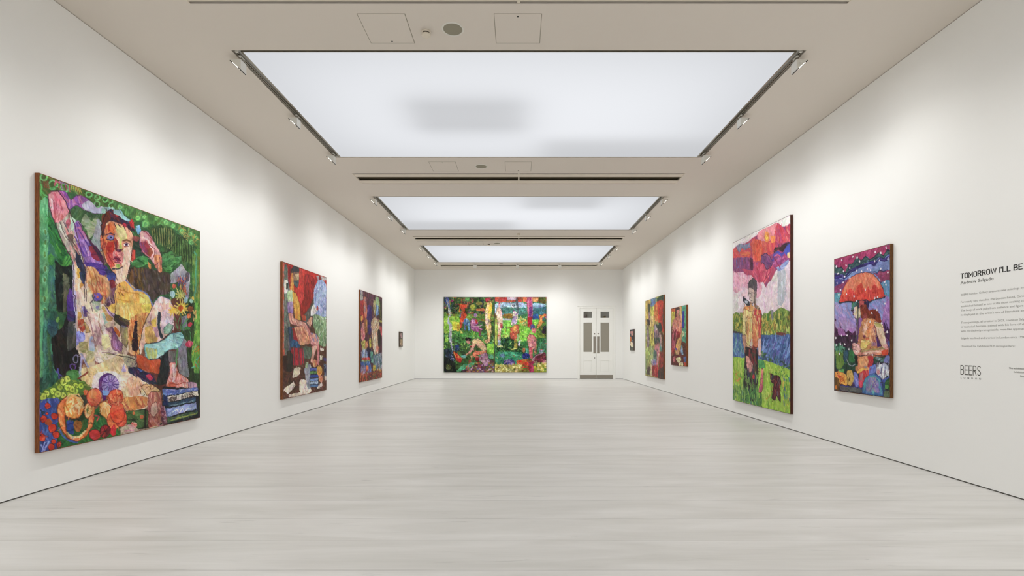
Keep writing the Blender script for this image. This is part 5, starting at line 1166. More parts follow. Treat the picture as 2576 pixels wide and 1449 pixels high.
def paint_window():
    c = Canvas(2.44, ZT - ZB, 0.018, 0.0095, [(905, 729.6), (961.8, 748), (961.8, 948.7), (905, 961)], 51)
    P, L, E, D, V = c.P, c.L, c.E, c.D, c.V
    c.dw, c.dl = 0.05, 0.16; c.jit = .07; c.mot = .13
    V(890, 710, 5.364)
    P('70,90 395,190 395,1300 70,1370', '5a2a38 4a3048 6a4048 3a2a40', a=85, sm=0)
    P('80,105 115,120 115,240 80,250', 'a8a8a0 b0aca8'); P('115,120 320,180 330,260 250,300 180,280 120,200', '5a3040 6a3848 7a4858 483040', a=80)
    P('80,250 130,240 140,500 85,540', 'a83838 b84838 983038', a=85); P('125,190 160,200 185,460 140,500 125,350', 'c86858 b85850 8a8a98 b87868', a=85); P('85,460 115,450 120,500 90,530', 'e0a848')
    P('180,300 240,320 240,660 200,720 170,540', '3a2468 4a3078 5a3888 301c58', a=85); P('150,500 180,500 180,680 155,690', 'c08048 d09858')
    P('290,190 345,200 340,330 310,440 290,400', '98b888 a8c898 88a080', a=85); P('300,300 335,310 335,450 300,450', '7898c8 88a8d0', a=85); P('340,240 385,240 385,500 335,480', '2a2420 3a3a28 482c28', a=85); L('350,260 360,480', 'a8a848', .05); P('345,500 385,510 385,540 340,530', 'b0b058')
    P('265,230 300,240 300,420 275,450 260,340', 'a09868 b0a878 88785c c8c890', a=80, o='4a3a30')
    P('225,520 290,455 330,500 355,600 330,800 335,960 290,990 255,900 240,700', 'd8b898 e0c8a8 c8a080 ecd8c0 b88868', a=82, o='5a3030'); D('240,480 340,500 330,700 250,680', 'f0e4cc a86858 c8a880', 50, w=.03, l=.12); P('265,700 300,700 290,960 265,950', 'ecdcc4 e0d0b8', a=88)
    P('320,620 380,660 350,900 330,960', '2a1c20 3a2428', a=85); P('345,580 385,600 385,720 365,700', 'b84858 c05868'); P('290,860 350,860 340,930 300,950', 'c87868 d08878')
    P('95,560 140,540 150,760 120,800 90,780', 'e09090 d87878 e8a8a0 c86068', a=85, o='6a2830'); P('130,520 150,490 165,520 160,700 145,720', 'a06848 8a5040', a=85)
    P('90,800 150,780 180,840 170,900 110,920', 'a8a858 c8b868 b87848 90a048'); P('150,800 185,790 185,880 150,890', 'd89070 c87858')
    P('205,760 230,740 235,880 205,880', 'b8b050 c8c058', a=85); P('100,920 160,900 190,960 180,1010 100,1020', '88a0d0 b0c0e0 6a80b8 e0e4f0'); P('180,880 230,900 250,1060 210,1100 180,1000', '201c48 30285c')
    P('220,930 260,940 270,1100 230,1080', '68b098 58a088 80c0a8'); P('100,1020 210,1010 215,1045 105,1050', 'c83838 d84848', a=-2); P('100,1050 215,1045 215,1070 100,1085', 'a8c868 88a850', a=-2)
    P('90,1070 220,1060 240,1200 200,1240 90,1120', '3a60a8 5078b8 284888 88a8d0'); P('90,1120 160,1130 150,1260 90,1250', '7a6a90 5a5070 9a90a8', a=85)
    P('260,980 340,960 380,940 385,1200 270,1180', '6a88a0 8a90a8 506a78 a8b0b8 487068', a=85); D('270,960 385,950 385,1220 270,1200', 'c8d0d0 6a4058 3a6860 d8c8d0', 60, w=.03, l=.10)
    P('160,1110 200,1130 190,1210 165,1200', 'd86838 e08048'); P('80,1250 390,1170 390,1290 80,1340', '8a3028 a84030 6a3828 5a6038', a=0); D('80,1200 390,1150 390,1290 80,1340', 'd85838 c84030 e0a848 48602c 3a2c40', 110, w=.04, l=.08)
    P('255,1120 290,1110 290,1190 260,1200', 'd0b848 c0a840')
    D('80,110 390,200 390,1280 80,1340', '2a2030 3a2440', 60, w=.02, l=.12, a=85, da=25)
    c.drybrush(1500, .03, .11); c.scumble(2200, .022, .10)
    return c
hang(paint_window(), 'painting', 'third left-wall painting, pale figure amid purple, red and blue strokes', 'painting', 'L', 15.2, ZB, 0.05, W_oak, 'large portrait paintings')

def small(corners, Hh, W, seed, ops):
    c = Canvas(W, Hh, 0.012, 0.009, corners, seed); c.dw, c.dl = 0.03, 0.08; c.jit = .06; c.mot = .13
    ops(c); c.drybrush(120); c.scumble(200); return c
def ops_l(c):
    c.V(890, 710, 5.364); P = c.P
    P('605,665 665,665 665,875 605,875', '4a3a34 5a4840 3a2e2c', sm=0); P('625,690 650,685 655,740 635,760 622,730', 'b89890 a88078 8a6a78'); P('615,770 655,765 658,850 615,855', '8a7058 a08860 6a5a48'); P('645,680 658,690 655,760', '2a2422'); c.D('610,760 655,760 655,860 610,860', 'b8a078 5a6048 c0a890', 20)
hang(small([(1004.5, 835), (1012.8, 835.5), (1012.8, 871.8), (1004.5, 872)], 0.615, 0.5, 61, ops_l), 'painting', 'tiny dark painting at eye height on the left wall near the far corner', 'painting', 'L', 20.28, HC + 0.03, 0.05, W_grey)
def ops_r(c):
    c.V(1570, 720, 5.794); P = c.P
    P('75,625 150,615 150,945 75,940', '3a4048 4a4a50 2c3038', sm=0); P('90,650 140,650 135,710 110,730 90,690', 'c08878 d09888 a86860 8a8aa0'); P('80,735 105,735 105,800 80,810', 'c86828 d87838'); P('90,800 140,830 140,890 110,890 85,860', 'ecd8b8 e0c8a0'); P('108,730 145,720 145,820 120,800', '2a3a48 20282c'); P('80,890 140,890 140,935 80,935', '5a6050 48503c'); c.D('80,630 145,630 145,930 80,930', '6a3028 8a98a8', 14)
hang(small([(1583.9, 828.7), (1595.2, 827.3), (1595.2, 881.7), (1584.2, 881.4)], 0.9, 0.72, 62, ops_r), 'painting', 'tiny dark painting at eye height on the right wall near the far door', 'painting', 'R', 21.62, HC - 0.13, 0.045, W_grey)

# ------------------------------------------------------------------ right wall, far pair
def paint_pair():
    c = Canvas(2.38, ZT - ZB, 0.02, 0.0105, [(1623.5, 757), (1669.5, 741.6), (1669.8, 954), (1623.9, 945.2)], 71)
    P, L, E, D, V = c.P, c.L, c.E, c.D, c.V
    c.dw, c.dl = 0.05, 0.17; c.jit = .06; c.mot = .13
    V(1570, 720, 5.794)
    P('300,205 590,110 590,1370 300,1320', 'a8a050 8a7048 b0a868', a=85, sm=0)
    P('310,215 415,185 415,320 390,420 350,560 310,560', 'c8a850 b89848 d0b860 b88848', a=85); P('340,260 380,250 385,420 350,440', '4a4a30 5a5a38 3a3428', a=80); P('385,180 475,160 470,260 410,300 385,280', '5a78b8 88a8a0 4868a8 98b078', a=-40)
    P('475,170 585,125 585,240 530,210 480,230', '2a4a38 3a5a48 203c30'); P('480,220 560,200 590,300 590,700 540,620 490,500 440,440 450,300', 'b83420 c84028 a82c20 d04830', a=80); P('440,270 490,240 490,500 450,520', 'd87838 e08848 c86830', a=85)
    P('575,200 590,200 590,700 565,560', '3a4a38 4a3028')
    P('395,310 440,300 440,440 400,450', 'c8c848 b8c058 d8d070', a=85); P('355,380 385,370 385,500 360,520', 'a08888 7a6048'); P('335,480 375,490 380,570 345,580', '2a2020 382c28')
    P('380,440 445,430 440,620 385,600', 'd0b070 c8a868 dcc088', a=85); P('310,560 350,570 385,640 380,900 330,960 310,900', '98a058 a8a868 7a7850 b8b878', a=86); P('335,580 360,570 370,900 340,940', '8a7880 a89098 6a4850', a=88)
    P('385,600 440,580 445,860 400,900 380,760', 'c8c058 d0c868 b0a848 a08050', a=86, o='5a4a2c'); P('440,540 500,580 530,700 530,830 460,860 435,760', '8a6878 a08088 7a5868 6a7868', a=80); E(465, 610, 26, 44, 'a898a0 b8a8a8')
    P('460,560 530,520 560,640 520,680', '2c3a30 3a4a3c'); P('515,660 550,720 575,860 560,930 530,880 510,760', 'c89898 d8a8a0 a88088 d8b8b0', a=70, o='4a2c34'); P('540,640 590,740 590,1340 560,1300 555,960', '5a3828 6a4828 7a4030 482820', a=88)
    P('440,760 520,740 530,820 450,850', '3a4840 485850'); P('450,860 510,820 520,920 500,1180 480,1300 440,1000', 'd08890 c87880 e0a0a0 b86870', a=85, o='5a2c34'); P('525,860 560,900 545,950 520,930', '5a9090 78a8a0')
    P('380,870 440,880 430,1100 380,1140', 'a8b078 88a060 b8c088', a=86); P('310,900 380,880 370,1100 310,1100', 'a8b868 b8c878 98a858', a=86); P('430,920 480,950 480,1120 430,1080', '5a7868 486a70 3a5058')
    P('310,1060 360,1060 360,1290 310,1290', '7a8858 98a868', a=86); L('345,1080 345,1200', 'c87838', .06); P('335,1190 385,1170 380,1300 340,1290', '4a3c3c 5a4848'); P('395,1080 460,1060 470,1160 410,1160', '98a0b8 c0a0b0 6a58a0 7a6ab0')
    P('385,1140 430,1160 425,1310 380,1300', 'e0c898 d8b8a8'); P('410,1160 500,1150 510,1340 410,1310', 'b03030 c83838 a02c2c', a=80); P('520,960 570,950 580,1350 500,1340', 'a83830 8a3028 7a2c28', a=86); P('495,1240 590,1150 590,1360 495,1345', '4a3428 38302c 5a3028')
    D('310,300 585,200 585,1340 310,1300', '3a2c28 e0d8a0 c85040 2c3830', 120, w=.025, l=.12, a=85, da=25)
    c.drybrush(1300, .032, .12); c.scumble(2200, .022, .11)
    return c
hang(paint_pair(), 'painting', 'right-wall painting of yellow-green figures with an orange-red sky, far end', 'painting', 'R', 18.96, ZB, 0.05, W_oak, 'large portrait paintings')

def paint_sitter():
    c = Canvas(1.42, 1.785, 0.014, 0.0085, [(1688.7, 776.3), (1727.5, 767.8), (1727.9, 922), (1688.9, 918)], 81)
    P, L, E, D, V = c.P, c.L, c.E, c.D, c.V
    c.dw, c.dl = 0.035, 0.11; c.jit = .06; c.mot = .13
    V(1570, 720, 5.794)
    P('680,315 925,265 925,1185 680,1160', '6a2c28 5a2824', sm=0)
    P('690,330 750,320 740,380 690,400', 'd07038 c86030'); P('690,370 745,365 740,460 720,540 690,600', 'c8b848 d8c850 a89838', a=85)
    P('810,300 845,295 845,820 820,800', 'd8b878 e0c888 c8a060', a=88); P('845,290 915,275 915,850 850,840', '58a080 489070 68b090 3c8068', a=85); P('850,370 882,360 885,610 850,610', '3838a0 4440b0 302c88', a=88); P('905,280 918,280 918,820 905,800', '2a4a48')
    P('850,650 890,670 885,730 855,740', 'd0d8a0 b8c890'); P('755,320 810,310 815,400 760,400', '3a2c28 4a4030')
    P('765,340 805,340 805,420 790,500 775,500 762,420', 'd08878 e09888 c07068', a=80, o='5a2824'); P('700,520 760,440 840,430 845,700 810,720 760,620 700,700', 'c87868 d88878 b86858 e0a090', a=75); D('740,440 840,440 840,700 740,640', 'a83838 e8b098 d86858', 30, w=.025, l=.10, a=80, da=20)
    P('700,680 740,610 775,640 760,780 730,930 695,900', 'b84858 c86070 a03c48 d88088', a=80, o='5a2028'); P('735,640 760,640 745,800 720,780', '6a1c28'); P('770,650 810,660 830,740 790,780 770,720', '8a1c20 a02828')
    P('775,780 835,720 840,860 800,1000 830,1020 790,1000 750,880', 'c89858 b88848 d8a868 c87858', a=75, o='5a3020'); P('735,900 790,900 810,1030 780,1050 745,960', 'c89070 a88050 8a8a48', a=75)
    P('690,900 730,900 735,1010 690,1010', 'a02828 c04838'); P('835,860 880,870 880,1000 850,1020 830,960', '7a98b8 98b0c8 5a80a8'); P('860,880 880,885 875,910 860,905', 'd8e0d8')
    P('690,1000 915,1000 915,1170 690,1150', '6a2420 7a2c28 582020', a=10); P('710,1040 750,1010 745,1100 715,1110', 'c86070 d88090'); P('750,1050 830,1030 840,1090 790,1120', 'e0d8a0 d0c888'); P('800,1120 860,1100 870,1160 800,1150', 'e8d8a8 dcc898'); P('870,1030 915,1020 910,1110 880,1110', '485890 5868a0'); P('880,1110 915,1110 912,1165 880,1160', 'd84828 c04030'); P('745,900 775,905 770,935 750,930', '5a3aa0')
    P('845,800 915,830 915,1020 870,1000', '5a2420 4a2020 6a3028')
    D('690,340 915,300 915,1160 690,1140', '2c1c1c e8dcb8 3a4a38', 50, w=.018, l=.07, a=80, da=40)
    c.drybrush(650); c.scumble(1000)
    return c
hang(paint_sitter(), 'painting', 'smaller right-wall painting of a red-skinned sitter, green and blue at right', 'painting', 'R', 15.74, HC - 0.555, 0.05, W_oak)

# ------------------------------------------------------------------ far wall: two canvases side by side
def paint_grove_left():
    c = Canvas(bx(1244.4) - bx(1116.6), 189.4*SC, 0.013, 0.013, [(1116.4, 747.8), (1244.5, 747.3), (1244.4, 936.8), (1117, 937)], 91)
    P, L, E, D, V = c.P, c.L, c.E, c.D, c.V
    c.dw, c.dl = 0.05, 0.16; c.jit = .06; c.mot = .13
    V(1100, 730, 6.587)
    P('100,110 960,110 960,1375 100,1375', '3a5a30 4a7038 2c4828 507a40', sm=0)
    P('110,120 830,120 800,380 110,400', '2a4424 1c2c1c 3a5a2c 4a6a34', a=10); D('110,120 940,120 940,400 110,400', '5a7a38 8a8a38 1a2418 6a8a50 a05848 3a5060 7a3a58', 130, w=.06, l=.10)
    P('110,120 190,120 200,260 160,260 120,200', '4a5890 5a70a0 3a4878'); E(245, 175, 22, 20, '8a3060')
    P('540,250 620,230 640,330 560,340', '98a040 a8a848'); E(500, 160, 45, 30, '589050 68a058'); P('640,310 780,300 790,340 650,345', 'a86840 c08050 986040'); E(700, 220, 50, 30, '8a8a3c')
    P('110,390 400,400 950,390 950,520 110,520', '5a8034 8a6a30 6a9040', a=0); P('110,430 370,440 380,640 250,680 110,740', '80b040 98c050 68a038 a8c858', a=0); P('240,520 370,530 370,660 260,680', 'c8c850 d8c848 b8b840'); P('320,580 370,560 375,690 330,690', 'c09838')
    P('240,680 800,690 830,900 560,900 260,850', '508a40 3a7038 60a048 2c5830', a=10); D('110,680 940,700 940,1100 110,1100', '78b048 2c5028 a8c860 4a8a50 58986a', 150, w=.05, l=.13)
    P('130,750 180,740 180,860 140,870', '98d058 88c050'); P('820,900 950,880 950,1050 830,1050', '80c040 68b038 98d058'); P('110,960 280,980 300,1240 140,1240', '28383c 1c2830 384858 404870', a=80); D('200,960 300,980 300,1240 200,1200', '6a78a0 3a4878 a8b0c0', 26, w=.03, l=.07)
    P('280,900 360,910 380,1000 300,1010', '3a5070 5a78a0 283858'); E(335, 930, 26, 24, '2c3c88'); P('110,1080 300,1200 320,1370 110,1370', '1a201c 242c24 141814')
    P('150,130 190,200 215,320 225,420 190,470 215,540 245,570 240,700 240,880 265,1020 240,980 205,860 195,700 200,590 165,550 175,480 190,400 175,280 155,200', 'a8acb8 c8c8c0 9098b0 b8b8b0', a=85); P('155,150 200,200 215,320 190,300', '6a78b0 5a68a0')
    P('265,1020 320,1040 380,1100 420,1150 390,1210 330,1190 295,1120', 'd85838 e07838 c83828 e89848', a=45, o='5a1c18'); P('300,1120 400,1130 395,1205 340,1195', 'c82c28 b82424')
    P('400,1090 470,1070 490,1090 430,1140 395,1125', '68a8a0 80b8b0'); E(190, 1275, 56, 50, '5a6038 6a7040 788048', o='14180f', ow=.04)
    P('320,1340 440,1230 640,1190 670,1210 500,1300 340,1360', '58a878 48986a 70b888', a=-30); P('420,1330 700,1220 940,1150 940,1365 430,1365', '6a4058 7a5068 5a3a48 7a6a30', a=-20); D('480,1220 940,1160 940,1360 480,1360', 'a83838 c8a0c0 4a6a38 b87848 8a8a30 6a6098', 110, w=.04, l=.08)
    P('850,1080 930,1060 935,1130 860,1130', '68b890 58a880')
    # figures
    P('395,150 415,150 415,210 390,210', 'a05038'); P('365,230 480,225 490,300 460,310 465,370 505,420 480,440 420,560 400,630 375,640 375,440 400,370 395,300 370,320', 'c04828 a83828 b84030 d85a38 8a2824', a=80, o='4a1814'); L('395,230 370,330 375,360|480,240 490,300', 'd87840', .05); P('370,380 395,390 400,460 375,450', '5a6888'); P('385,660 410,680 430,720 385,715', 'e0d060 d0c050')
    P('435,500 480,460 540,510 545,660 520,680 500,580 480,590 470,680 450,660', '5888b0 78a8c0 3a6088 4a5a90', a=85); L('470,580 480,640', 'b03848', .03)
    E(632, 420, 24, 38, 'a878b0 b890c0'); P('550,500 600,460 650,480 690,560 610,600 700,620 760,640 710,700 600,680 555,640', 'a0588a b878a0 8a4878 c090b0', a=40, o='4a2040'); P('630,490 670,500 660,560 640,560', 'b83838 c8a050'); L('590,500 600,600 700,600 740,580', 'd8a0b8', .045); P('690,640 740,660 715,780 690,760', '6a3a48 8a5060'); P('700,500 770,530 760,560 710,550', '4a5a50')
    P('800,130 880,120 880,180 840,200 805,190', 'a02838 b04050'); P('830,190 900,190 920,250 905,360 885,500 900,620 890,740 880,830 860,860 840,820 830,700 800,600 790,420 805,300', 'e0c088 d8b880 e8c860 d8a860 c89868', a=85, o='5a3a28'); P('870,200 918,240 905,340 880,420 855,360 860,260', 'e8c048 f0d058 e0b040', a=80); P('795,380 830,360 840,500 860,620 830,620 800,560', 'e0c8b0 d8b8a8', a=85); P('835,480 885,490 880,530 840,520', '8a7a80')
    P('780,830 840,810 880,820 870,860 800,880', 'd89878 e0a888')
    P('465,810 500,780 560,800 565,850 520,840 470,840', '18141a 241c20'); P('470,840 530,840 560,860 540,890 510,895 480,860', 'd8a090 c88878 b87068'); P('565,850 610,810 700,810 770,870 810,930 820,1000 760,1010 700,960 640,900 620,960 575,900', 'd8b890 e0c8a0 d0a080 c8a888', a=30, o='4a2c28')
    P('590,880 650,900 600,980 560,1040 480,1090 465,1070 540,1010 560,960', 'e0a090 d89080 ecb8a8', a=-50, o='5a2c30'); P('580,1050 650,1010 760,1010 820,1000 810,1050 720,1070 640,1080 700,1100 690,1120 610,1110', 'd88060 e09878 c86850 d89888', a=-10, o='5a2420'); P('540,920 580,930 570,960 545,950', '7a3028'); P('620,1110 700,1120 700,1170 640,1180', 'a02830')
    P('730,1060 820,1040 860,1150 840,1250 790,1260 730,1180 680,1160', 'a87898 b890a8 8a5a78 c0a0b0', a=60); P('520,1160 570,1150 570,1210 520,1205', '9a5038 b06840'); P('555,1090 580,1090 580,1160 560,1160', 'c89070')
    c.drybrush(900, .04, .12); c.scumble(900, .025, .09)
    return c
hang(paint_grove_left(), 'painting', 'left canvas of the far-wall pair, crouching figure lighting a fire on grass', 'painting', 'B', bx(1116.6), bz(936.9), 0.05, W_grey, 'two canvases hung edge to edge')

def paint_grove_right():
    c = Canvas(bx(1374.5) - bx(1244.8), 189.4*SC, 0.013, 0.013, [(1244.9, 747), (1374.4, 746.4), (1374.8, 936.8), (1244.9, 936.8)], 92)
    P, L, E, D, V = c.P, c.L, c.E, c.D, c.V
    c.dw, c.dl = 0.05, 0.16; c.jit = .06; c.mot = .13
    V(1240, 730, 6.587)
    P('20,100 900,100 900,1375 20,1375', '3a7a48 4a8a50 2c5c38', sm=0)
    P('25,105 890,105 890,180 500,190 25,190', 'b84838 a83840 c85838 4a6038', a=0); P('230,110 390,110 400,160 240,160', 'b0a0b0 c0a8b0'); P('500,110 640,115 560,190 500,180', 'e07048 e88858'); P('640,110 820,110 760,170 660,190', 'e8a060 f0b070 c87848'); P('760,110 885,110 885,240 740,180', '5a5a28 6a4a20 48602c')
    P('30,200 560,200 560,380 30,400', '98b0c8 88a0c0 a8c0d0 7890b0', a=0); P('650,200 880,220 880,380 650,400', '88a8c8 a0c0d8 6888a8', a=0); P('120,280 560,280 560,400 160,400', '487a70 58908a 3a6860', a=0); P('660,300 880,260 880,400 660,400', '3a6870 487a80 5090a0')
    P('30,380 60,360 60,460 30,460', '8a6a30'); P('160,390 400,380 400,460 180,460', '8a6828 9a7830 6a5420', a=0); P('150,460 300,470 300,510 150,500', 'a8b0c0 b8bcc8'); P('660,400 760,380 760,560 660,560', '3a60a0 5078b8 2c4888')
    P('30,500 870,480 870,800 30,900', '70b848 88cc50 60a840 98d858', a=0); P('170,540 290,540 290,780 190,800', '90d850 80c848 a0e060', a=85); P('440,600 580,620 560,760 450,760', '88d048 78c040'); P('30,450 70,450 75,900 30,900', 'a8b858 b8c868 90a848', a=88); P('150,740 300,740 200,840 150,830', 'b8d860 c8e070')
    P('420,450 560,470 560,600 440,580', '88a860 a8a848 c88838'); P('460,490 490,490 500,540 450,540', 'd88838'); D('420,430 560,440 560,600 420,600', 'e0b048 c0d888 4a8a40', 24, w=.03, l=.10, a=70)
    P('700,560 880,500 880,820 740,800', '5a8038 78983c 486a30 8a8a38', a=40); P('820,620 880,560 885,720 840,730', '28301f 2a2038'); E(840, 690, 28, 32, '3a1c3c')
    P('120,800 330,760 400,860 480,900 500,1060 60,1060 60,960', '1f4028 2a5030 183820 346a3c', a=10); D('80,780 480,800 480,1040 60,1040', '4a8a48 2a5a34 142c1c 60a050', 80, w=.05, l=.10)
    P('40,1020 500,1020 520,1220 360,1240 160,1250 40,1200', '3a9068 48a078 2c7a58 58a880', a=15); E(155, 1080, 52, 28, '6a80a8 7a90b8'); P('780,840 850,820 870,900 800,920', '58a898 70c0b0'); P('720,800 890,780 890,1000 760,1000', '3a6a48 4a8058 589878')
    P('560,110 655,110 660,420 650,560 600,610 570,600 575,400', 'b84878 a83c6c c8587c d07890 8a3060', a=88); L('640,130 650,400|585,130 590,380', 'd890a8', .03); P('570,440 655,440 645,560 600,610 570,590', 'b82838 a01c38'); P('595,260 650,270 645,440 600,430', '6a3a78 7a4888')
    L('395,130 410,380', '4a5058', .10); L('100,120 105,220', '8a4048', .06)
    P('90,220 120,220 120,280 95,280', 'd8a0a0'); P('60,300 100,280 140,320 160,440 160,600 130,680 130,830 80,900 75,800 80,600 60,420', 'd8b8a0 e0c0b0 e8c8c0 c8a090', a=86, o='6a4a48'); P('120,540 160,540 150,620 120,620', 'b03848'); P('80,820 125,830 130,900 80,920', '98a0c0 a8b0c8'); P('65,920 150,910 170,945 80,950', 'c8c890')
    E(340, 250, 42, 34, 'd0d4e0 b8bccc'); L('320,240 350,260|345,230 360,250', '3a3c48', .04); P('330,330 380,340 420,410 400,540 380,560 310,590 295,560 325,450', 'd8d0b8 c8c0a8 a890b8 9878b0', a=80, o='4a4048'); P('330,430 400,430 370,560 310,590', '9080b0 a890b8 b090b0')
    P('290,620 380,570 420,560 430,700 400,740 410,780 360,820 290,800 280,700', 'c86848 b85040 d88050 c05848', a=80, o='5a2420'); P('340,590 390,590 380,690 340,680', 'e09850'); P('355,820 410,790 405,940 400,980 350,960', 'a89848 b8a850 989040'); P('285,970 360,950 400,975 300,990', 'c8d878'); P('420,840 455,830 450,930 420,930', 'd0d0d8'); P('395,720 430,740 425,840 400,820', 'b8d8a0')
    P('620,590 650,550 700,570 700,640 640,640 625,660', '4a4a80 3a3868 5a6090'); P('640,630 705,620 715,670 690,710 650,700', 'e08888 d07078 c86070'); P('570,760 610,730 680,740 720,800 720,900 725,1050 700,1090 670,960 640,960 600,1000 580,900', 'd88888 c87078 e0a0a0 b85868', a=82, o='5a2430'); P('600,950 660,930 660,1130 620,1130 600,1050', 'c05868 d07070', a=86); P('700,900 728,900 715,1060 690,1060', 'a87850 b88858')
    P('650,1130 740,1060 800,1040 870,1020 860,1060 790,1090 700,1160 640,1190', 'b88898 c898a8 a87080', a=-30, o='5a3040'); P('700,1100 880,1020 885,1180 800,1200 680,1210', '6a2838 7a3048 8a3a48 4a2030', a=-20); P('760,980 850,990 830,1040 770,1040', '98a0b8 7a80a0'); P('760,390 800,400 830,520 800,580 740,640 720,640 760,560 770,460', 'd89850 e0a058 c88848', o='6a4a28')
    P('790,430 850,380 885,400 885,480 850,430 810,470', 'c84838 e8c848 4a9850'); L('790,430 830,400 885,390', 'b02c38', .03); L('800,450 845,410 885,410', 'e8c848', .03); L('820,470 850,440 885,440', '4a58a8', .04)
    P('480,1060 560,1030 610,1060 600,1130 500,1140', '1f2870 304098 3a58b0 201c50'); P('490,960 540,960 530,1030 500,1040', 'a86848 b88058'); P('540,960 590,960 590,1050 550,1040', '58a890')
    P('180,1160 340,1150 370,1220 300,1260 190,1230', '4a3a80 3a2c68 6a4a98 5a6ab0'); D('180,1150 360,1150 350,1250 190,1250', '8a70b0 2c2458 a890c0', 34, w=.04, l=.07); E(265, 1255, 22, 18, 'c03060')
    P('380,1170 500,1140 620,1150 660,1200 600,1260 400,1250', 'b86030 c87838 a04c28 d84030', a=0); P('520,1190 620,1180 620,1240 530,1250', 'd84030 e05038'); P('600,1190 680,1170 680,1360 600,1360', 'a83058 8a2440 b84070', a=86)
    P('30,1240 470,1240 600,1270 600,1370 30,1370', '8a8438 a09848 6a6a30 787030', a=0); D('30,1230 480,1220 480,1365 30,1365', 'e8d888 d8c878 f0e4a8 c8b858 b0b060', 120, w=.08, l=.03); P('480,1270 600,1260 600,1320 480,1330', 'c05030 4a8a40 5a9a48')
    P('680,1230 885,1200 885,1370 680,1370', 'a0a030 c8b840 8a8a28 d0c850', a=0); D('680,1200 885,1180 885,1340 680,1340', 'f0e0a0 d8c070 4a7a30 e8d060', 40, w=.08, l=.03); P('820,1160 885,1150 885,1200 830,1220', 'c07088')
    D('30,500 880,500 880,1240 30,1240', '1f4024 d8e898 c04838 2c3c68', 60, w=.03, l=.10)
    c.drybrush(900, .04, .12); c.scumble(900, .025, .09)
    return c
hang(paint_grove_right(), 'painting', 'right canvas of the far-wall pair, figures under a pink tree trunk by water', 'painting', 'B', bx(1244.8), bz(936.9), 0.05, W_grey, 'two canvases hung edge to edge')
# ------------------------------------------------------------------ vinyl lettering on the right wall
def lettering(name, txt, y0, y1, z, cap, m, parent, bold=0.0, spacing=1.0):
    """one line of raised vinyl letters: from Y=y0 (left, far) to Y=y1, baseline z, capital height cap"""
    cu = bpy.data.curves.new(name, 'FONT'); cu.body = txt; cu.size = 1.0; cu.offset = bold; cu.space_character = spacing; cu.resolution_u = 2
    cu.extrude = 0.0
    tmp = bpy.data.objects.new(name, cu); COL.objects.link(tmp); bpy.context.view_layer.update()
    me = bpy.data.meshes.new_from_object(tmp.evaluated_get(bpy.context.evaluated_depsgraph_get()))
    bpy.data.objects.remove(tmp); bpy.data.curves.remove(cu)
    n = len(me.vertices); co = np.zeros(n*3, np.float32); me.vertices.foreach_get('co', co); co = co.reshape(-1, 3)
    xmin, xmax = co[:, 0].min(), co[:, 0].max(); k = cap / 0.70
    out = np.zeros_like(co)
    out[:, 0] = (co[:, 0] - xmin) / (xmax - xmin) * (y0 - y1)          # local x runs along -Y of the room
    out[:, 2] = co[:, 1] * k
    me.vertices.foreach_set('co', out.ravel()); me.name = name
    bm = bmesh.new(); bm.from_mesh(me)
    r = bmesh.ops.extrude_face_region(bm, geom=bm.faces[:])
    bmesh.ops.translate(bm, verts=[v for v in r['geom'] if isinstance(v, bmesh.types.BMVert)], vec=(0, -0.0006, 0))
    bmesh.ops.recalc_face_normals(bm, faces=bm.faces); bm.to_mesh(me); bm.free()
    me.materials.clear(); me.materials.append(m)
    o = bpy.data.objects.new(name, me); COL.objects.link(o); o.parent = parent
    o.location = (TY0 - y0, -0.0002, z - parent.location.z)
    return o
TY0 = 5.49
def arc(cx, cy, rx, ry, a0, a1, n=7):
    return [(cx + rx*math.cos(math.radians(a0 + (a1-a0)*i/n)), cy + ry*math.sin(math.radians(a0 + (a1-a0)*i/n))) for i in range(n + 1)]
def glyph(ch):
    """advance width and centre lines of a plain grotesque capital, height 1"""
    r = .2
    bowl = lambda y0, y1, w: [(0, y1)] + arc(w - r, y1 - r, r, r, 90, 0) + arc(w - r, y0 + r, r, r, 0, -90) + [(0, y0)]
    loop = arc(r, 1 - r, r, r, 180, 90) + arc(.52 - r, 1 - r, r, r, 90, 0) + arc(.52 - r, r, r, r, 0, -90) + arc(r, r, r, r, -90, -180)
    return {'T': (.54, [[(0, 1), (.54, 1)], [(.27, 1), (.27, 0)]]), 'O': (.52, [loop + loop[:1]]),
            'M': (.66, [[(0, 0), (0, 1), (.33, .35), (.66, 1), (.66, 0)]]), 'W': (.84, [[(0, 1), (.2, 0), (.42, .95), (.64, 0), (.84, 1)]]),
            'R': (.52, [[(0, 0), (0, 1)], bowl(.48, 1, .5), [(.28, .48), (.52, 0)]]), 'B': (.52, [[(0, 0), (0, 1)], bowl(.53, 1, .49), bowl(0, .53, .52)]),
            'I': (.0, [[(0, 0), (0, 1)]]), "'": (.0, [[(0, .78), (0, 1)]]), 'L': (.46, [[(0, 1), (0, 0), (.46, 0)]]),
            'E': (.48, [[(.48, 1), (0, 1), (0, 0), (.48, 0)], [(0, .52), (.42, .52)]]),
            'S': (.5, [arc(.25, .77, .24, .23, 20, 180) + [(.03, .66), (.47, .34)] + arc(.25, .23, .25, .23, 0, -160)]), ' ': (.12, [])}[ch]
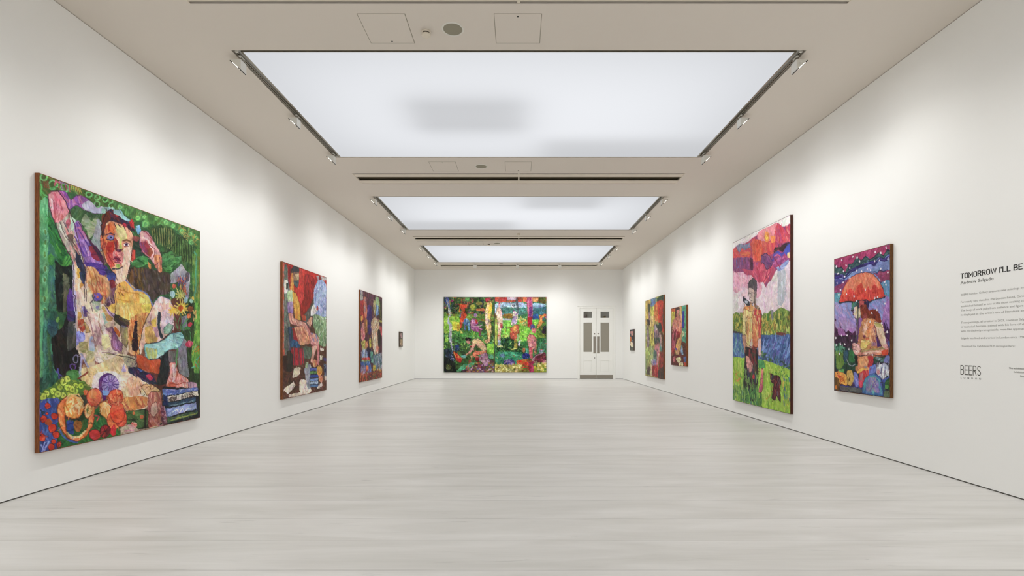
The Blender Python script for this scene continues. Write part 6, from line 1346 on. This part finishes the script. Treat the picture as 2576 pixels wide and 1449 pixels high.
def strokes(name, txt, y0, y1, z, cap, wt, m, parent, gap=.2, h0=0.0006):
    """stroked capitals, cap height cap, stroke weight wt (of the height), set between Y=y0 and y1"""
    x = wt/2; L_ = []
    for ch in txt:
        a, ls = glyph(ch)
        for l in ls: L_.append([(x + px_, py_) for px_, py_ in l])
        x += a + gap
    tot = x - gap + wt/2; kx = (y0 - y1)/tot; kz = cap/(1 + wt)
    bm = bmesh.new(); hw_ = wt/2
    for l in L_:
        closed = len(l) > 3 and abs(l[0][0]-l[-1][0]) + abs(l[0][1]-l[-1][1]) < 1e-6
        pts = [Vector(p) for p in (l[:-1] if closed else l)]
        pts = [p for k, p in enumerate(pts) if k == 0 or (p - pts[k-1]).length > 1e-5]
        n = len(pts); A_, B_ = [], []
        for k, p in enumerate(pts):
            d0 = (p - pts[k-1]).normalized() if (k or closed) else None
            d1 = (pts[(k+1) % n] - p).normalized() if (k < n-1 or closed) else None
            e = Vector((0, 0))
            if d0 is None: d0 = d1; e = -d1*hw_*.98 if not closed else e
            if d1 is None: d1 = d0; e = d0*hw_*.98
            n0, n1 = Vector((-d0.y, d0.x)), Vector((-d1.y, d1.x)); m_ = (n0 + n1).normalized()
            m_ = m_*hw_/max(m_.dot(n0), .45)
            for q, acc in ((p + e + m_, A_), (p + e - m_, B_)):
                acc.append([bm.verts.new((q.x*kx, yy, (q.y + hw_)*kz)) for yy in (0, -h0)])
        for k in range(n if closed else n - 1):
            g = (k + 1) % n; a, b, c_, d_ = A_[k], A_[g], B_[g], B_[k]
            bm.faces.new((a[1], b[1], c_[1], d_[1])); bm.faces.new((a[0], a[1], b[1], b[0])); bm.faces.new((d_[0], c_[0], c_[1], d_[1]))
    o = obj(name, bm, m, parent); o.location = (TY0 - y0, -0.0002, z - parent.location.z)
    return o
tt = thing('wall_text', 'black exhibition title with grey paragraphs lettered on the right wall', 'wall text', (XR, TY0, HC - 0.01), -PI/2)
strokes('title', "TOMORROW I'LL BE", 5.49, 4.812, HC + 0.757, 0.058, .165, M_ink, tt, .25)
lettering('artist_name', 'Andrew Salgado', 5.49, 5.107, HC + 0.695, 0.033, M_ink2, tt, 0.006, 1.05)
for txt, y1, z in (("BEERS London Gallery presents new paintings by", 4.80, .569),
                   ("For nearly two decades, the London-based, Cana", 4.80, .489),
                   ("established himself as one of the most exciting con", 4.78, .443),
                   ("The body of work pulls from audience and figure a", 4.78, .397),
                   ("is displayed in the artist's use of literature and", 4.78, .349),
                   ("These paintings, all created in 2025, continue Salga", 4.78, .263),
                   ("of technical harness, paired with his love of vib", 4.78, .217),
                   ("with his distinctly recognisable, rose-like approach", 4.78, .171),
                   ("Salgado has lived and worked in London since 1998", 4.79, .090),
                   ("Download the Exhibition PDF catalogue here:", 4.886, .004)):
    lettering('paragraph_line', txt, 5.485, y1, HC + z, 0.021, M_text, tt, -0.004)
tl = thing('wall_logo', 'tall thin black BEERS lettering with small spaced LONDON under the wall text', 'logo', (XR, TY0, HC - 0.345), -PI/2)
strokes('logo_name', 'BEERS', 5.49, 5.248, HC - 0.301, 0.106, .11, M_ink2, tl, .24)
lettering('logo_place', 'LONDON', 5.487, 5.248, HC - 0.342, 0.019, M_ink2, tl, 0.0, 2.6)
tc_ = thing('credit_text', 'small right-aligned credit lines at the right edge of the wall text', 'wall text', (XR, TY0, HC - 0.30), -PI/2)
for txt, y0, z in (("This exhibition Deep", 4.948, -.214), ("Exhibition cura", 4.90, -.250), ("Beers", 4.835, -.286)):
    lettering('credit_line', txt, y0, y0 - 0.0175*len(txt)*0.62, HC + z, 0.017, M_ink2 if z > -.22 else M_text, tc_, 0.006)
